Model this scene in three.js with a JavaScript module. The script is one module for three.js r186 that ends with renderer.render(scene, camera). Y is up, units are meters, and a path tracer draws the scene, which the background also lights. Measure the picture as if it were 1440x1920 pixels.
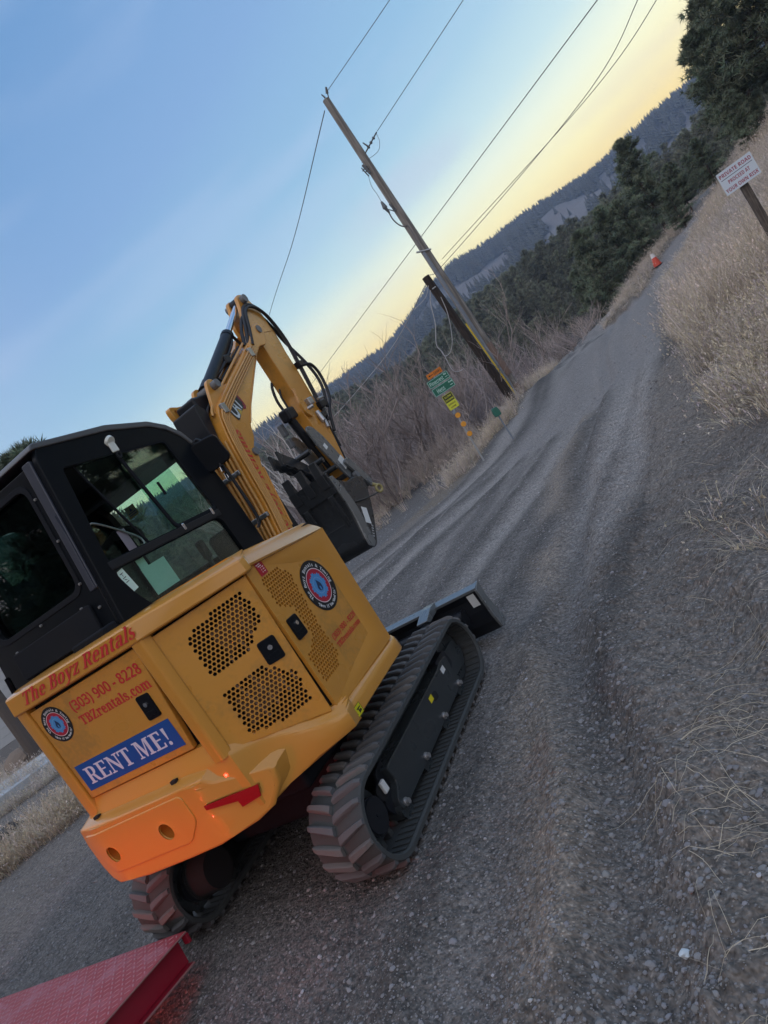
import * as THREE from 'three';
import { mergeGeometries, mergeVertices, toCreasedNormals } from 'three/addons/utils/BufferGeometryUtils.js';
import { RoundedBoxGeometry } from 'three/addons/geometries/RoundedBoxGeometry.js';

// ------------------------------------------------------------------ camera, sky, sun, exposure
const scene = new THREE.Scene();
const camera = new THREE.PerspectiveCamera(71.03, 3 / 4, 0.05, 6000);
camera.position.set(0, 1.6, 0);
camera.rotation.order = 'YXZ';
camera.rotation.set(-0.08972, 0, -0.58469);
scene.add(camera);
const EXPOSURE = 1.8, SKY_GAIN = 1.0;
const renderer = new THREE.WebGLRenderer({ antialias: true });
renderer.setSize(768, 1024);
renderer.toneMapping = THREE.LinearToneMapping;
renderer.toneMappingExposure = EXPOSURE;
renderer.shadowMap.enabled = true;
renderer.shadowMap.type = THREE.PCFSoftShadowMap;

let seed = 1234567;
const setSeed = (s) => { seed = s >>> 0; };
function rnd() { seed = (seed + 0x6D2B79F5) >>> 0; let t = seed; t = Math.imul(t ^ (t >>> 15), t | 1); t ^= t + Math.imul(t ^ (t >>> 7), t | 61); return ((t ^ (t >>> 14)) >>> 0) / 4294967296; }
const rr = (a, b) => a + (b - a) * rnd();
const clamp = (x, a = 0, b = 1) => Math.min(b, Math.max(a, x));
const lerp = (a, b, t) => a + (b - a) * t;
const sst = (a, b, x) => { const t = clamp((x - a) / (b - a)); return t * t * (3 - 2 * t); };
const lin = (v) => { v /= 255; return v <= 0.04045 ? v / 12.92 : ((v + 0.055) / 1.055) ** 2.4; };
function hash2(i, j, k = 0) { let h = Math.imul(i, 374761393) + Math.imul(j, 668265263) + Math.imul(k, 2147483647 ^ 0x5bd1e995); h = Math.imul(h ^ (h >>> 13), 1274126177); h ^= h >>> 16; return (h >>> 0) / 4294967296; }
function noise(x, y, k = 0, px = 0, py = 0) {              // value noise 0..1, tileable when periods are given
  let i = Math.floor(x), j = Math.floor(y); const fx = x - i, fy = y - j;
  const u = fx * fx * (3 - 2 * fx), v = fy * fy * (3 - 2 * fy);
  const w = (a, p) => (p ? ((a % p) + p) % p : a);
  const a = hash2(w(i, px), w(j, py), k), b = hash2(w(i + 1, px), w(j, py), k), c = hash2(w(i, px), w(j + 1, py), k), d = hash2(w(i + 1, px), w(j + 1, py), k);
  return lerp(lerp(a, b, u), lerp(c, d, u), v);
}
function fbm(x, y, oct = 4, k = 0) { let s = 0, a = 0.5, t = 0; for (let o = 0; o < oct; o++) { s += a * noise(x, y, k + o * 17); t += a; a *= 0.5; x *= 2.03; y *= 2.03; } return s / t; }

// dusk sky: yellow glow low over the ridge ahead and to the right, blue above, brightened behind, out of view
const SUN_AZ = 40, skyStops = [[0, 244, 184, 104], [6, 253, 204, 122], [9, 254, 224, 142], [12, 253, 242, 182], [16, 236, 243, 218], [20, 198, 225, 229], [25, 170, 207, 228], [31, 148, 190, 221], [45, 130, 168, 212], [66, 108, 151, 199], [110, 138, 163, 198], [400, 158, 172, 197]]
  .map(([e, r, g, b]) => [e, lin(r), lin(g), lin(b)].map((v, i) => (i ? v * (e > 90 ? 0.92 : lerp(0.80, 0.66, sst(9, 26, e))) : v)));  // overhead stops, out of view, lifted and paled to brighten the ground
function skyColor(az, el) {
  let d = Math.abs(((az - SUN_AZ + 540) % 360) - 180);
  const e = Math.max(0, el), f = e * (1 + 0.02 * Math.min(d, 120)) + 0.09 * Math.max(0, d - 45);
  let k = 0; while (k < skyStops.length - 2 && skyStops[k + 1][0] < f) k++;
  const A = skyStops[k], B = skyStops[k + 1], t = clamp((f - A[0]) / (B[0] - A[0]));
  const away = sst(48, 125, d) * (1 - sst(45, 88, e)), k2 = sst(0, 55, e);                // unseen sky opposite the sunset, made brighter to light ground and machine
  const fillSky = [lerp(0.92, 0.50, k2), lerp(0.78, 0.54, k2), lerp(0.70, 0.64, k2)];
  const c = [1, 2, 3].map((i) => lerp(lerp(A[i], B[i], t), fillSky[i - 1], away));
  // thin evening cloud, drawn out along the horizon
  const n = fbm(az * 0.045 + 3, el * 0.28 - az * 0.035, 5, 5), n2 = fbm(az * 0.02 + 9, el * 0.12 - az * 0.03, 4, 9);
  const band = sst(0.5, 0.74, n) * (0.35 + 0.65 * sst(0.4, 0.65, n2)) * sst(3, 7, el) * (1 - sst(38, 60, el));
  const low = 1 - sst(8, 16, f * 0.8), tint = [lerp(0.36, 0.56, low), lerp(0.42, 0.46, low), lerp(0.56, 0.36, low)];
  for (let i = 0; i < 3; i++) c[i] = lerp(c[i], tint[i], lerp(0.2, 0.62, low) * band);
  const wisp = sst(0.52, 0.74, fbm(az * 0.07 + 20, el * 0.24 - az * 0.03, 5, 13)) * sst(0.46, 0.66, fbm(az * 0.03 + 5, el * 0.07, 3, 19)) * sst(9, 16, el) * (1 - sst(60, 80, el));
  for (let i = 0; i < 3; i++) c[i] = lerp(c[i], [0.36, 0.39, 0.50][i], 0.6 * wisp);
  if (el < 0) { const s = 1 - 0.5 * sst(0, -25, el); for (let i = 0; i < 3; i++) c[i] *= s; }
  return c;
}
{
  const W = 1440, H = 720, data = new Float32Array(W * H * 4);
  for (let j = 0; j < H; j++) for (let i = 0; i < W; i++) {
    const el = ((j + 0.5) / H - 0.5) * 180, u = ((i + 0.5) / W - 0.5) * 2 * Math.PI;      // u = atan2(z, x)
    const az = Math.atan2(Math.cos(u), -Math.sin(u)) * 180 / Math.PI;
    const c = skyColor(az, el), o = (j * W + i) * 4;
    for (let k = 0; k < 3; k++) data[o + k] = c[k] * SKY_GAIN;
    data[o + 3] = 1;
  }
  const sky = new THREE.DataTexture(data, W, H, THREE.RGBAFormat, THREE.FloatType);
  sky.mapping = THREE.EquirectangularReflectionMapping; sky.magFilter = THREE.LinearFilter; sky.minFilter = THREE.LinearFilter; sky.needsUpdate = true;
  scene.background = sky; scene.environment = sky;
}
const sun = new THREE.DirectionalLight(new THREE.Color(1, 0.72, 0.42), 0.5);     // just behind the ridge
{ const a = SUN_AZ * Math.PI / 180, e = 3.5 * Math.PI / 180; sun.position.set(Math.sin(a) * Math.cos(e) * 60, Math.sin(e) * 60, -Math.cos(a) * Math.cos(e) * 60); }
sun.castShadow = true; sun.shadow.radius = 24; sun.shadow.mapSize.set(2048, 2048);
Object.assign(sun.shadow.camera, { left: -30, right: 30, top: 30, bottom: -30, near: 1, far: 200 });
scene.add(sun, sun.target);
scene.fog = new THREE.FogExp2(new THREE.Color(0.46, 0.62, 0.92), 0.0005);

// ------------------------------------------------------------------ helpers
const names = {};
function numbered(n) { names[n] = (names[n] || 0) + 1; return names[n] === 1 ? n : n + '_' + String(names[n] - 1).padStart(3, '0'); }
function tag(o, label, category, group, kind) { o.userData = {}; if (label) o.userData.label = label; if (category) o.userData.category = category; if (group) o.userData.group = group; if (kind) o.userData.kind = kind; return o; }
function thing(name, label, category, pos = [0, 0, 0], ry = 0, group) { const g = new THREE.Group(); g.name = numbered(name); scene.add(g); g.position.set(...pos); g.rotation.y = ry; return tag(g, label, category, group); }
function mesh(name, geo, mat, parent, label) {
  const m = new THREE.Mesh(Array.isArray(geo) ? merge(geo) : geo, mat); m.name = parent === scene ? numbered(name) : name; m.castShadow = m.receiveShadow = true; parent.add(m);
  if (label) m.userData.label = label;
  return m;
}
function merge(list) {
  const l = list.map((g) => { let h = g.index ? g.toNonIndexed() : g; const o = new THREE.BufferGeometry(); o.setAttribute('position', h.attributes.position); if (!h.attributes.normal) h.computeVertexNormals(); o.setAttribute('normal', h.attributes.normal); o.setAttribute('uv', h.attributes.uv || new THREE.BufferAttribute(new Float32Array(h.attributes.position.count * 2), 2)); if (h.attributes.color) o.setAttribute('color', h.attributes.color); return o; });
  return l.length === 1 ? l[0] : mergeGeometries(l);
}
const V3 = (a) => (a.isVector3 ? a : new THREE.Vector3(...a));
function roundPath(pts, r, T = THREE.Shape) {
  const s = new T(), n = pts.length;
  for (let i = 0; i < n; i++) {
    const p = pts[i], a = pts[(i + n - 1) % n], b = pts[(i + 1) % n], R = p[2] ?? r;
    const la = Math.hypot(a[0] - p[0], a[1] - p[1]), lb = Math.hypot(b[0] - p[0], b[1] - p[1]), q = Math.min(R, la * 0.48, lb * 0.48);
    const s0 = [p[0] + (a[0] - p[0]) / la * q, p[1] + (a[1] - p[1]) / la * q], s1 = [p[0] + (b[0] - p[0]) / lb * q, p[1] + (b[1] - p[1]) / lb * q];
    if (i === 0) s.moveTo(...s0); else s.lineTo(...s0);
    if (q > 1e-5) s.quadraticCurveTo(p[0], p[1], s1[0], s1[1]);
  }
  s.closePath(); return s;
}
// a plate: outline pts (s, t) in the frame origin + s*ex + t*ey; its face lies in that plane and it is d thick behind it
function plate(o, ex, ey, pts, d, { r = 0, bevel = 0, holes = [], seg = 5, bs = 2 } = {}) {
  ex = V3(ex).clone().normalize(); ey = V3(ey).clone().normalize(); const ez = ex.clone().cross(ey);
  const sh = pts instanceof THREE.Shape ? pts : roundPath(pts, r); for (const h of holes) sh.holes.push(h instanceof THREE.Path ? h : roundPath(h, h.r ?? r, THREE.Path));
  const g = new THREE.ExtrudeGeometry(sh, { depth: Math.max(1e-4, d - 2 * bevel), bevelEnabled: bevel > 0, bevelThickness: bevel, bevelSize: bevel, bevelOffset: -bevel, bevelSegments: bs, curveSegments: seg });
  g.translate(0, 0, -d + bevel);
  g.applyMatrix4(new THREE.Matrix4().makeBasis(ex, ey, ez).setPosition(V3(o)));
  return g;
}
const extX = (pts, x0, x1, o = {}) => plate([x1, 0, 0], [0, 0, -1], [0, 1, 0], pts.map((p) => (p.length > 2 ? [-p[0], p[1], p[2]] : [-p[0], p[1]])), x1 - x0, { ...o, holes: (o.holes || []).map((h) => Object.assign(h.map((p) => [-p[0], p[1]]), { r: h.r })) });   // pts (z, y)
const extZ = (pts, z0, z1, o = {}) => plate([0, 0, z1], [1, 0, 0], [0, 1, 0], pts, z1 - z0, o);                        // pts (x, y)
const extY = (pts, y0, y1, o = {}) => plate([0, y1, 0], [1, 0, 0], [0, 0, -1], pts.map((p) => [p[0], -p[1]]), y1 - y0, o);  // pts (x, z)
function box(x0, x1, y0, y1, z0, z1, r = 0.004, s = 2) { const w = x1 - x0, h = y1 - y0, d = z1 - z0; const g = new RoundedBoxGeometry(w, h, d, s, Math.min(r, w / 2.1, h / 2.1, d / 2.1)); g.translate((x0 + x1) / 2, (y0 + y1) / 2, (z0 + z1) / 2); return g; }
function cyl(a, b, r0, r1 = r0, seg = 16, open = false) {
  a = V3(a); b = V3(b); const d = b.clone().sub(a), L = d.length(); const g = new THREE.CylinderGeometry(r1, r0, L, seg, 1, open); g.translate(0, L / 2, 0);
  g.applyQuaternion(new THREE.Quaternion().setFromUnitVectors(new THREE.Vector3(0, 1, 0), d.normalize())); g.translate(a.x, a.y, a.z); return g;
}
function tube(pts, r, seg = 24, rs = 7, tension = 0.5) { return new THREE.TubeGeometry(new THREE.CatmullRomCurve3(pts.map(V3), false, 'catmullrom', tension), seg, r, rs, false); }
function poly(pts, r, rs = 7) { const l = []; for (let i = 0; i + 1 < pts.length; i++) l.push(cyl(pts[i], pts[i + 1], r, r, rs)); return merge(l); }
// skin between rings of equal length (each an array of [x,y,z]); flat or creased shading
function loft(rings, { closed = true, cap0 = false, cap1 = false, crease = 0.6 } = {}) {
  const pos = [], n = rings[0].length, tri = (a, b, c) => pos.push(...a, ...b, ...c);
  for (let k = 0; k + 1 < rings.length; k++) for (let i = 0; i < (closed ? n : n - 1); i++) {
    const a = rings[k][i], b = rings[k][(i + 1) % n], c = rings[k + 1][(i + 1) % n], d = rings[k + 1][i]; tri(a, b, c); tri(a, c, d);
  }
  const cap = (R, f) => { const m = [0, 1, 2].map((j) => R.reduce((s, p) => s + p[j], 0) / n); for (let i = 0; i < n; i++) { const a = R[i], b = R[(i + 1) % n]; f ? tri(m, b, a) : tri(m, a, b); } };
  if (cap0) cap(rings[0], true); if (cap1) cap(rings[rings.length - 1], false);
  let g = new THREE.BufferGeometry(); g.setAttribute('position', new THREE.Float32BufferAttribute(pos, 3)); g.setAttribute('uv', new THREE.Float32BufferAttribute(new Float32Array(pos.length / 3 * 2), 2));
  return crease > 0 ? toCreasedNormals(g, crease) : (g.computeVertexNormals(), g);
}
function canvasTex(w, h, draw) { const c = document.createElement('canvas'); c.width = w; c.height = h; const x = c.getContext('2d'); draw(x, w, h); const t = new THREE.CanvasTexture(c); t.colorSpace = THREE.SRGBColorSpace; t.anisotropy = 8; return t; }
function decalMat(tex, o = {}) { return new THREE.MeshStandardMaterial({ map: tex, transparent: true, roughness: 0.45, side: THREE.DoubleSide, ...o }); }
// a thin print: a sheet w x h centred on c, reading along ex with ey up
function sheet(c, ex, ey, w, h) { ex = V3(ex).clone().normalize(); ey = V3(ey).clone().normalize(); const g = new THREE.PlaneGeometry(w, h); g.applyMatrix4(new THREE.Matrix4().makeBasis(ex, ey, ex.clone().cross(ey)).setPosition(V3(c))); return g; }
function dataTex(n, fn, srgb) {
  const d = new Uint8Array(n * n * 4);
  for (let j = 0; j < n; j++) for (let i = 0; i < n; i++) { const c = fn(i / n, j / n, i, j), o = (j * n + i) * 4; for (let k = 0; k < 3; k++) d[o + k] = clamp(Array.isArray(c) ? c[k] : c) * 255; d[o + 3] = 255; }
  const t = new THREE.DataTexture(d, n, n); t.wrapS = t.wrapT = THREE.RepeatWrapping; t.magFilter = THREE.LinearFilter; t.minFilter = THREE.LinearMipmapLinearFilter; t.generateMipmaps = true; if (srgb) t.colorSpace = THREE.SRGBColorSpace; t.needsUpdate = true; return t;
}
const std = (r, g, b, rough = 0.6, o = {}) => new THREE.MeshStandardMaterial({ color: new THREE.Color().setRGB(r, g, b), roughness: rough, ...o });
const phy = (r, g, b, rough = 0.5, o = {}) => new THREE.MeshPhysicalMaterial({ color: new THREE.Color().setRGB(r, g, b), roughness: rough, ...o });

// ------------------------------------------------------------------ the lie of the land
const CP = [[5.78, -23.26, .25], [2.46, -15.87, -.12], [-.42, -18.5, -.2], [.86, -21.86, -.25], [2.22, -23.36, -.3], [3.88, -25.36, -.3], [6.23, -30.19, -.25], [3.4, -17.25, 0], [3.3, -11.85, .03], [6.09, -17.72, .1], [12.43, -29.07, .35], [9.23, -24.31, .25], [7.65, -24.21, .2], [15.84, -31.25, 1.1],
  [2.93, -5.4, .16], [2.76, -5.93, .1], [6.63, -13.52, .35], [20.86, -36.46, 1.99], [30.93, -49.07, 3.24], [4.12, -6.86, .42], [6.59, -10.03, .85], [11.49, -16.37, 1.68], [18.89, -25.83, 3.0], [6.98, -13.28, .5], [11.08, -20.16, 1.05], [22.7, -38.9, 2.5], [13.1, -29.2, .45], [12.3, -32.8, .3], [17.5, -35, 1.3],
  [5.3, -7.5, .75], [8, -8, 1.3], [12, -8, 2.2], [16, -14, 3], [4, -4, .35], [3, -2, .2], [6, 0, .8], [2, 1, .05], [1.2, -3, .03], [.5, -2, 0], [2, -4.6, .03],
  [0, 0, 0], [-1, -4, 0], [-3, -3, 0], [-5, -6, 0], [0, -8, 0], [-2, -12, 0], [1.5, -9, 0], [-8, -10, 0], [-12, -16, -.1], [-8, -20, -.3], [-16, -8, 0], [-20, -30, -.8], [0, 10, 0], [-10, 6, 0], [10, 14, .8], [-4, -26, -.8], [2, -30, -1.2], [8, -36, -1.2], [14, -42, -.8], [26, -30, 4.5], [30, -14, 6], [0, -45, -4], [-30, 0, 0], [-20, 20, 0], [0, 30, 0], [25, 20, 3], [40, -40, 8]];
const tps = (r2) => (r2 < 1e-9 ? 0 : r2 * Math.log(r2) * 0.5);
const RB = (() => {
  const n = CP.length, N = n + 3, A = Array.from({ length: N }, () => new Float64Array(N + 1));
  for (let i = 0; i < n; i++) { for (let j = 0; j < n; j++) A[i][j] = tps((CP[i][0] - CP[j][0]) ** 2 + (CP[i][1] - CP[j][1]) ** 2); A[i][i] += 0.4; A[i][n] = A[n][i] = 1; A[i][n + 1] = A[n + 1][i] = CP[i][0]; A[i][n + 2] = A[n + 2][i] = CP[i][1]; A[i][N] = CP[i][2]; }
  for (let c = 0; c < N; c++) { let p = c; for (let r = c + 1; r < N; r++) if (Math.abs(A[r][c]) > Math.abs(A[p][c])) p = r; [A[c], A[p]] = [A[p], A[c]]; for (let r = 0; r < N; r++) if (r !== c) { const f = A[r][c] / A[c][c]; if (f) for (let k = c; k <= N; k++) A[r][k] -= f * A[c][k]; } }
  return A.map((row, i) => row[N] / row[i]);
})();
function nearH(x, z) { const n = CP.length; let s = RB[n] + RB[n + 1] * x + RB[n + 2] * z; for (let i = 0; i < n; i++) s += RB[i] * tps((x - CP[i][0]) ** 2 + (z - CP[i][1]) ** 2); return s; }
const tab = (L, x) => { if (x <= L[0][0]) return L[0][1]; for (let i = 1; i < L.length; i++) if (x < L[i][0]) return lerp(L[i - 1][1], L[i][1], (x - L[i - 1][0]) / (L[i][0] - L[i - 1][0])); return L[L.length - 1][1]; };
const RIDGE = [[-180, 4], [-60, 4.2], [-20, 5], [0, 5], [4, 5.2], [7, 5.2], [9.6, 6], [12.3, 7.1], [15, 7.6], [17, 7.3], [22, 7.3], [26, 7], [28, 7.2], [30, 7.5], [34, 7.8], [50, 8], [80, 6], [180, 4]];
const MID = [[-180, 2], [-60, 3], [-10, 3.2], [.6, 3.2], [2, 3.3], [5.3, 2.5], [7.5, 2.1], [10, 2.7], [12.3, 3.2], [17, 3.4], [20, 3.4], [22, 3.2], [24, 2.8], [30, 2.6], [34, 2.9], [50, 5], [90, 4], [180, 2]];
const tanD = (d) => Math.tan(d * Math.PI / 180);
function groundH(x, z) {
  const r = Math.hypot(x, z), th = Math.atan2(x, -z) * 180 / Math.PI;
  let near = 0, w = 1 - sst(46, 74, r);
  if (w > 0) near = nearH(x, z);
  if (w >= 1) return near;
  const rise = sst(14, 34, th) * (1 - sst(70, 120, th));
  const h75 = lerp(-4.5, 2.6, rise), nz = (fbm(x * 0.012, z * 0.012, 4, 3) - 0.5);
  const m = tab(MID, th), q = tab(RIDGE, th), yM = 1.6 + 260 * tanD(m), yR = 1.6 + 950 * tanD(q);
  let far;
  if (r < 260) far = lerp(h75, yM, Math.pow(clamp((r - 75) / 185), 0.85)) + nz * 10 * sst(75, 120, r) * (1 - sst(210, 260, r));
  else if (r < 360) far = lerp(yM, 1.6 + 360 * tanD(m * 0.72), sst(260, 360, r));
  else if (r < 950) { const t = (r - 360) / 590; far = lerp(1.6 + 360 * tanD(m * 0.72), yR, Math.pow(t, 0.9)) + nz * 26 * Math.sin(Math.PI * t); }
  else far = yR - (r - 950) * 0.06;
  return w > 0 ? lerp(far, near, w) : far;
}
// road: signed distance across the main track (its lie measured along a gentle curve) and zone weights
const ROAD = [[-3.4, 8], [-2.2, 2], [-1.5, -2], [-.6, -5], [1.2, -9], [3.9, -14.5], [7.4, -22], [9.9, -27.3], [12.0, -32.5], [13.5, -39]];
const SPUR = [[3.9, -13], [8.2, -20], [11.3, -24.6], [15.1, -29.6], [20.6, -35.4], [31, -49.5]], STRIP = [[12.4, -28.8], [15.4, -32.4], [19.6, -36.6], [28, -45.5]];
const SIDE = [[-1.9, -13.4], [-.7, -15.5], [1.1, -18.6], [3.4, -22.2], [5.8, -27.7], [8, -33]];
const TYRES = [[[12.6, -27.5], [9.9, -22.6], [6.05, -13.9], [4.14, -10.0], [3.0, -8.1], [2.07, -6.6], [1.33, -5.6], [.74, -4.7], [.34, -3.9], [.05, -3.5], [-.2, -3], [-.6, -2.2]], [[9.7, -23.9], [5.6, -13.8], [3.5, -9.6], [2.3, -7.7], [1.5, -6.6], [.76, -5.5], [.2, -4.7], [-.4, -3.6]], [[9.5, -26.1], [5, -14.6], [2.76, -10.4], [1.6, -8.7], [.6, -7.4], [-.3, -6.2]], [[9.7, -28.3], [5.05, -17.4], [2.5, -12.9], [1.2, -11.4], [-.1, -9.8], [-1.6, -8]], [[7.3, -26.5], [3.6, -17.2], [1.2, -13.4], [-1, -11]]]
  .map((L) => new THREE.CatmullRomCurve3(L.map(([x, z]) => new THREE.Vector3(x, 0, z))).getPoints(36).map((p) => [p.x, p.z]));
function tyre(x, z) { let d = 9, k = 0; for (let i = 0; i < TYRES.length; i++) { const v = polyDist(TYRES[i], x, z)[0]; if (Math.abs(v) < Math.abs(d)) { d = v; k = i; } } return [d, k]; }
function polyDist(P, x, z) { let best = 1e9, sgn = 0, at = 0, run = 0; for (let i = 0; i + 1 < P.length; i++) { const ax = P[i][0], az = P[i][1], dx = P[i + 1][0] - ax, dz = P[i + 1][1] - az, L2 = dx * dx + dz * dz, L = Math.sqrt(L2); const t = clamp(((x - ax) * dx + (z - az) * dz) / L2), ex = x - ax - t * dx, ez = z - az - t * dz, d = Math.hypot(ex, ez); if (d < best) { best = d; sgn = Math.sign(dx * ez - dz * ex); at = run + t * L; } run += L; } return [best * (sgn || 1), at]; }
const roadW = (at) => lerp(3.1, 1.35, sst(15, 31, at));
function zones(x, z) {
  const r = Math.hypot(x, z); if (r > 75) return { road: 0, spur: 0, side: 0, l: 0, at: 0, grass: 0 };
  const [l, at] = polyDist(ROAD, x, z), [ls] = polyDist(SPUR, x, z), [lw] = polyDist(SIDE, x, z), n = (fbm(x * 0.9, z * 0.9, 3, 21) - 0.5) * 1.1;
  const W = l > 0 ? lerp(1.45, 2.3, sst(13, 22, at)) : roadW(at), road = 1 - sst(W - 0.3, W + 0.5, Math.abs(l) + n * 0.5), spur = 1 - sst(1.25, 1.9, Math.abs(ls) + n * 0.5), side = 1 - sst(1.15, 1.7, Math.abs(lw) + n * 0.4);
  return { road, spur, side, l, ls, lw, at };
}
// grass cover 0..1: the bank on the right, the strip between the two tracks, the verge on the left and beside the poles
function grassCover(x, z) {
  const r = Math.hypot(x, z); if (r > 60) return 0;
  const Z = zones(x, z), n = fbm(x * 1.3 + 7, z * 1.3, 3, 31) - 0.5;
  let g = 0;
  const edge = x + z * 0.475 + n * 0.7;                                                  // the right bank begins past this line
  if (x > 0) g = Math.max(g, sst(0.0, 0.7, edge) * sst(5.6, 7.4, r + n), 0.018 * sst(-0.9, -0.4, edge) * sst(0.9, 1.4, x) * sst(2.4, 3, r) * (1 - sst(5, 6, r)) * sst(0.5, 0.62, fbm(x * 1.7, z * 1.7, 3, 33)));
  if (z < -12) g = Math.max(g, sst(0.9, 1.6, -Z.l - roadW(Z.at) + 0.9 + n * 0.6) * (Z.lw < -1.3 ? 1 : sst(-15.2, -17.2, z)));
  if (x < -2.6 && z < -3) {                                                                // verge beyond the gravel on the left
    const q = x * 0.49 + z * 0.87 + n * 0.5;
    g = Math.max(g, sst(-8.45, -8.75, q) * sst(-10.3, -9.8, q), 0.9 * sst(-12.5, -12.8, q) * sst(-13.6, -13.3, q), sst(-15.5, -16, q));
  }
  const [sd] = polyDist(STRIP, x, z), strip = z < -24 ? 1 - sst(0.75, 1.1, Math.abs(sd) + n * 0.5) : 0;
  if (strip > 0.3) return strip;
  return clamp(g * (1 - Z.spur * 0.97) * (1 - 0.97 * Z.side) * (1 - (x < 0 ? 0.0 : z > -12 ? 0 : Z.road)));
}
function microH(x, z, r, Z) {                                                        // ruts, clods, wheel bands
  if (r > 48) return 0;
  const f = 1 - sst(26, 48, r); let h = 0;
  if (Z.road > 0.02 || r < 9) {
    const l = Z.l + (fbm(Z.at * 0.35, 2, 3, 41) - 0.5) * 0.5;
    h += Z.road * (0.030 * Math.sin(l * 3.6 + 0.8) * noise(l * 1.1, Z.at * 0.08, 44) + 0.030 * (fbm(l * 4.5, Z.at * 0.22, 3, 46) - 0.5));
    const rut = (c, w, d) => -d * Math.exp(-(((l - c) / w) ** 2)) + 0.55 * d * (Math.exp(-(((l - c - 1.7 * w) / (w * 0.7)) ** 2)) + Math.exp(-(((l - c + 1.7 * w) / (w * 0.7)) ** 2)));
    const q = 0.55 + 0.9 * fbm(Z.at * 0.7, 5, 3, 48);
    h += q * (rut(1.28, 0.13, 0.06) + rut(1.95, 0.18, 0.045) + rut(2.6, 0.2, 0.03) + rut(-1.7, 0.2, 0.02));
  }
  if (r < 30 && Z.road + Z.spur > 0.05) { const [d] = tyre(x, z), w = 0.16 + r * 0.006, e = Math.abs(d); h += -0.032 * Math.exp(-((e / w) ** 2)) + 0.026 * Math.exp(-(((e - 1.8 * w) / (0.6 * w)) ** 2)); }
  h += f * 0.05 * (fbm(x * 1.1, z * 1.1, 3, 51) - 0.5);
  if (r < 14) { const k = 1 - sst(8, 14, r), rough = 0.3 + 1.1 * sst(0.9, 1.7, Z.l) * (x > -1.2 ? 1 : 0); h += k * rough * (0.045 * (fbm(x * 4.6, z * 4.6, 4, 55) - 0.5) + 0.030 * (Math.abs(fbm(x * 13, z * 13, 3, 59) - 0.5) * 2 - 0.3)); }
  if (z < -24 && x > 8) h += 0.28 * (1 - sst(0.3, 1.2, Math.abs(polyDist(STRIP, x, z)[0])));
  return h * (r < 1 ? r : 1);
}
const padFlat = (x, z) => { const dx = x + 1.062, dz = z + 3.994, f = dx * 0.443 - dz * 0.896, s = dx * 0.896 + dz * 0.443; return sst(0.25, 0.0, Math.max(Math.abs(s) - 0.85, Math.abs(f) - 1.05)); };  // packed flat under the tracks
function surf(x, z) { const r = Math.hypot(x, z), Z = zones(x, z); const p = r < 8 ? padFlat(x, z) : 0; return groundH(x, z) * (1 - p) + (1 - p) * microH(x, z, r, Z); }

const texGrit = dataTex(512, (u, v) => {                                            // gravel: grey stones of many tones, tileable
  let a = noise(u * 64, v * 64, 1, 64, 64) * 0.35 + noise(u * 128, v * 128, 2, 128, 128) * 0.4 + noise(u * 256, v * 256, 3, 256, 256) * 0.25;
  const s = hash2(Math.floor(u * 170), Math.floor(v * 170), 9); a = 0.62 + 0.55 * (a - 0.5) + (s > 0.965 ? 0.22 : 0);
  return [a, a * 0.99, a * 0.98];
}, true);
const texBump = dataTex(512, (u, v) => 0.45 * noise(u * 40, v * 40, 5, 40, 40) + 0.35 * noise(u * 96, v * 96, 6, 96, 96) + 0.2 * noise(u * 220, v * 220, 7, 220, 220));
texGrit.repeat.set(0.9, 0.9); texBump.repeat.set(0.9, 0.9);
const matGround = new THREE.MeshStandardMaterial({ vertexColors: true, map: texGrit, bumpMap: texBump, bumpScale: 0.022, roughness: 0.92 });
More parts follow.
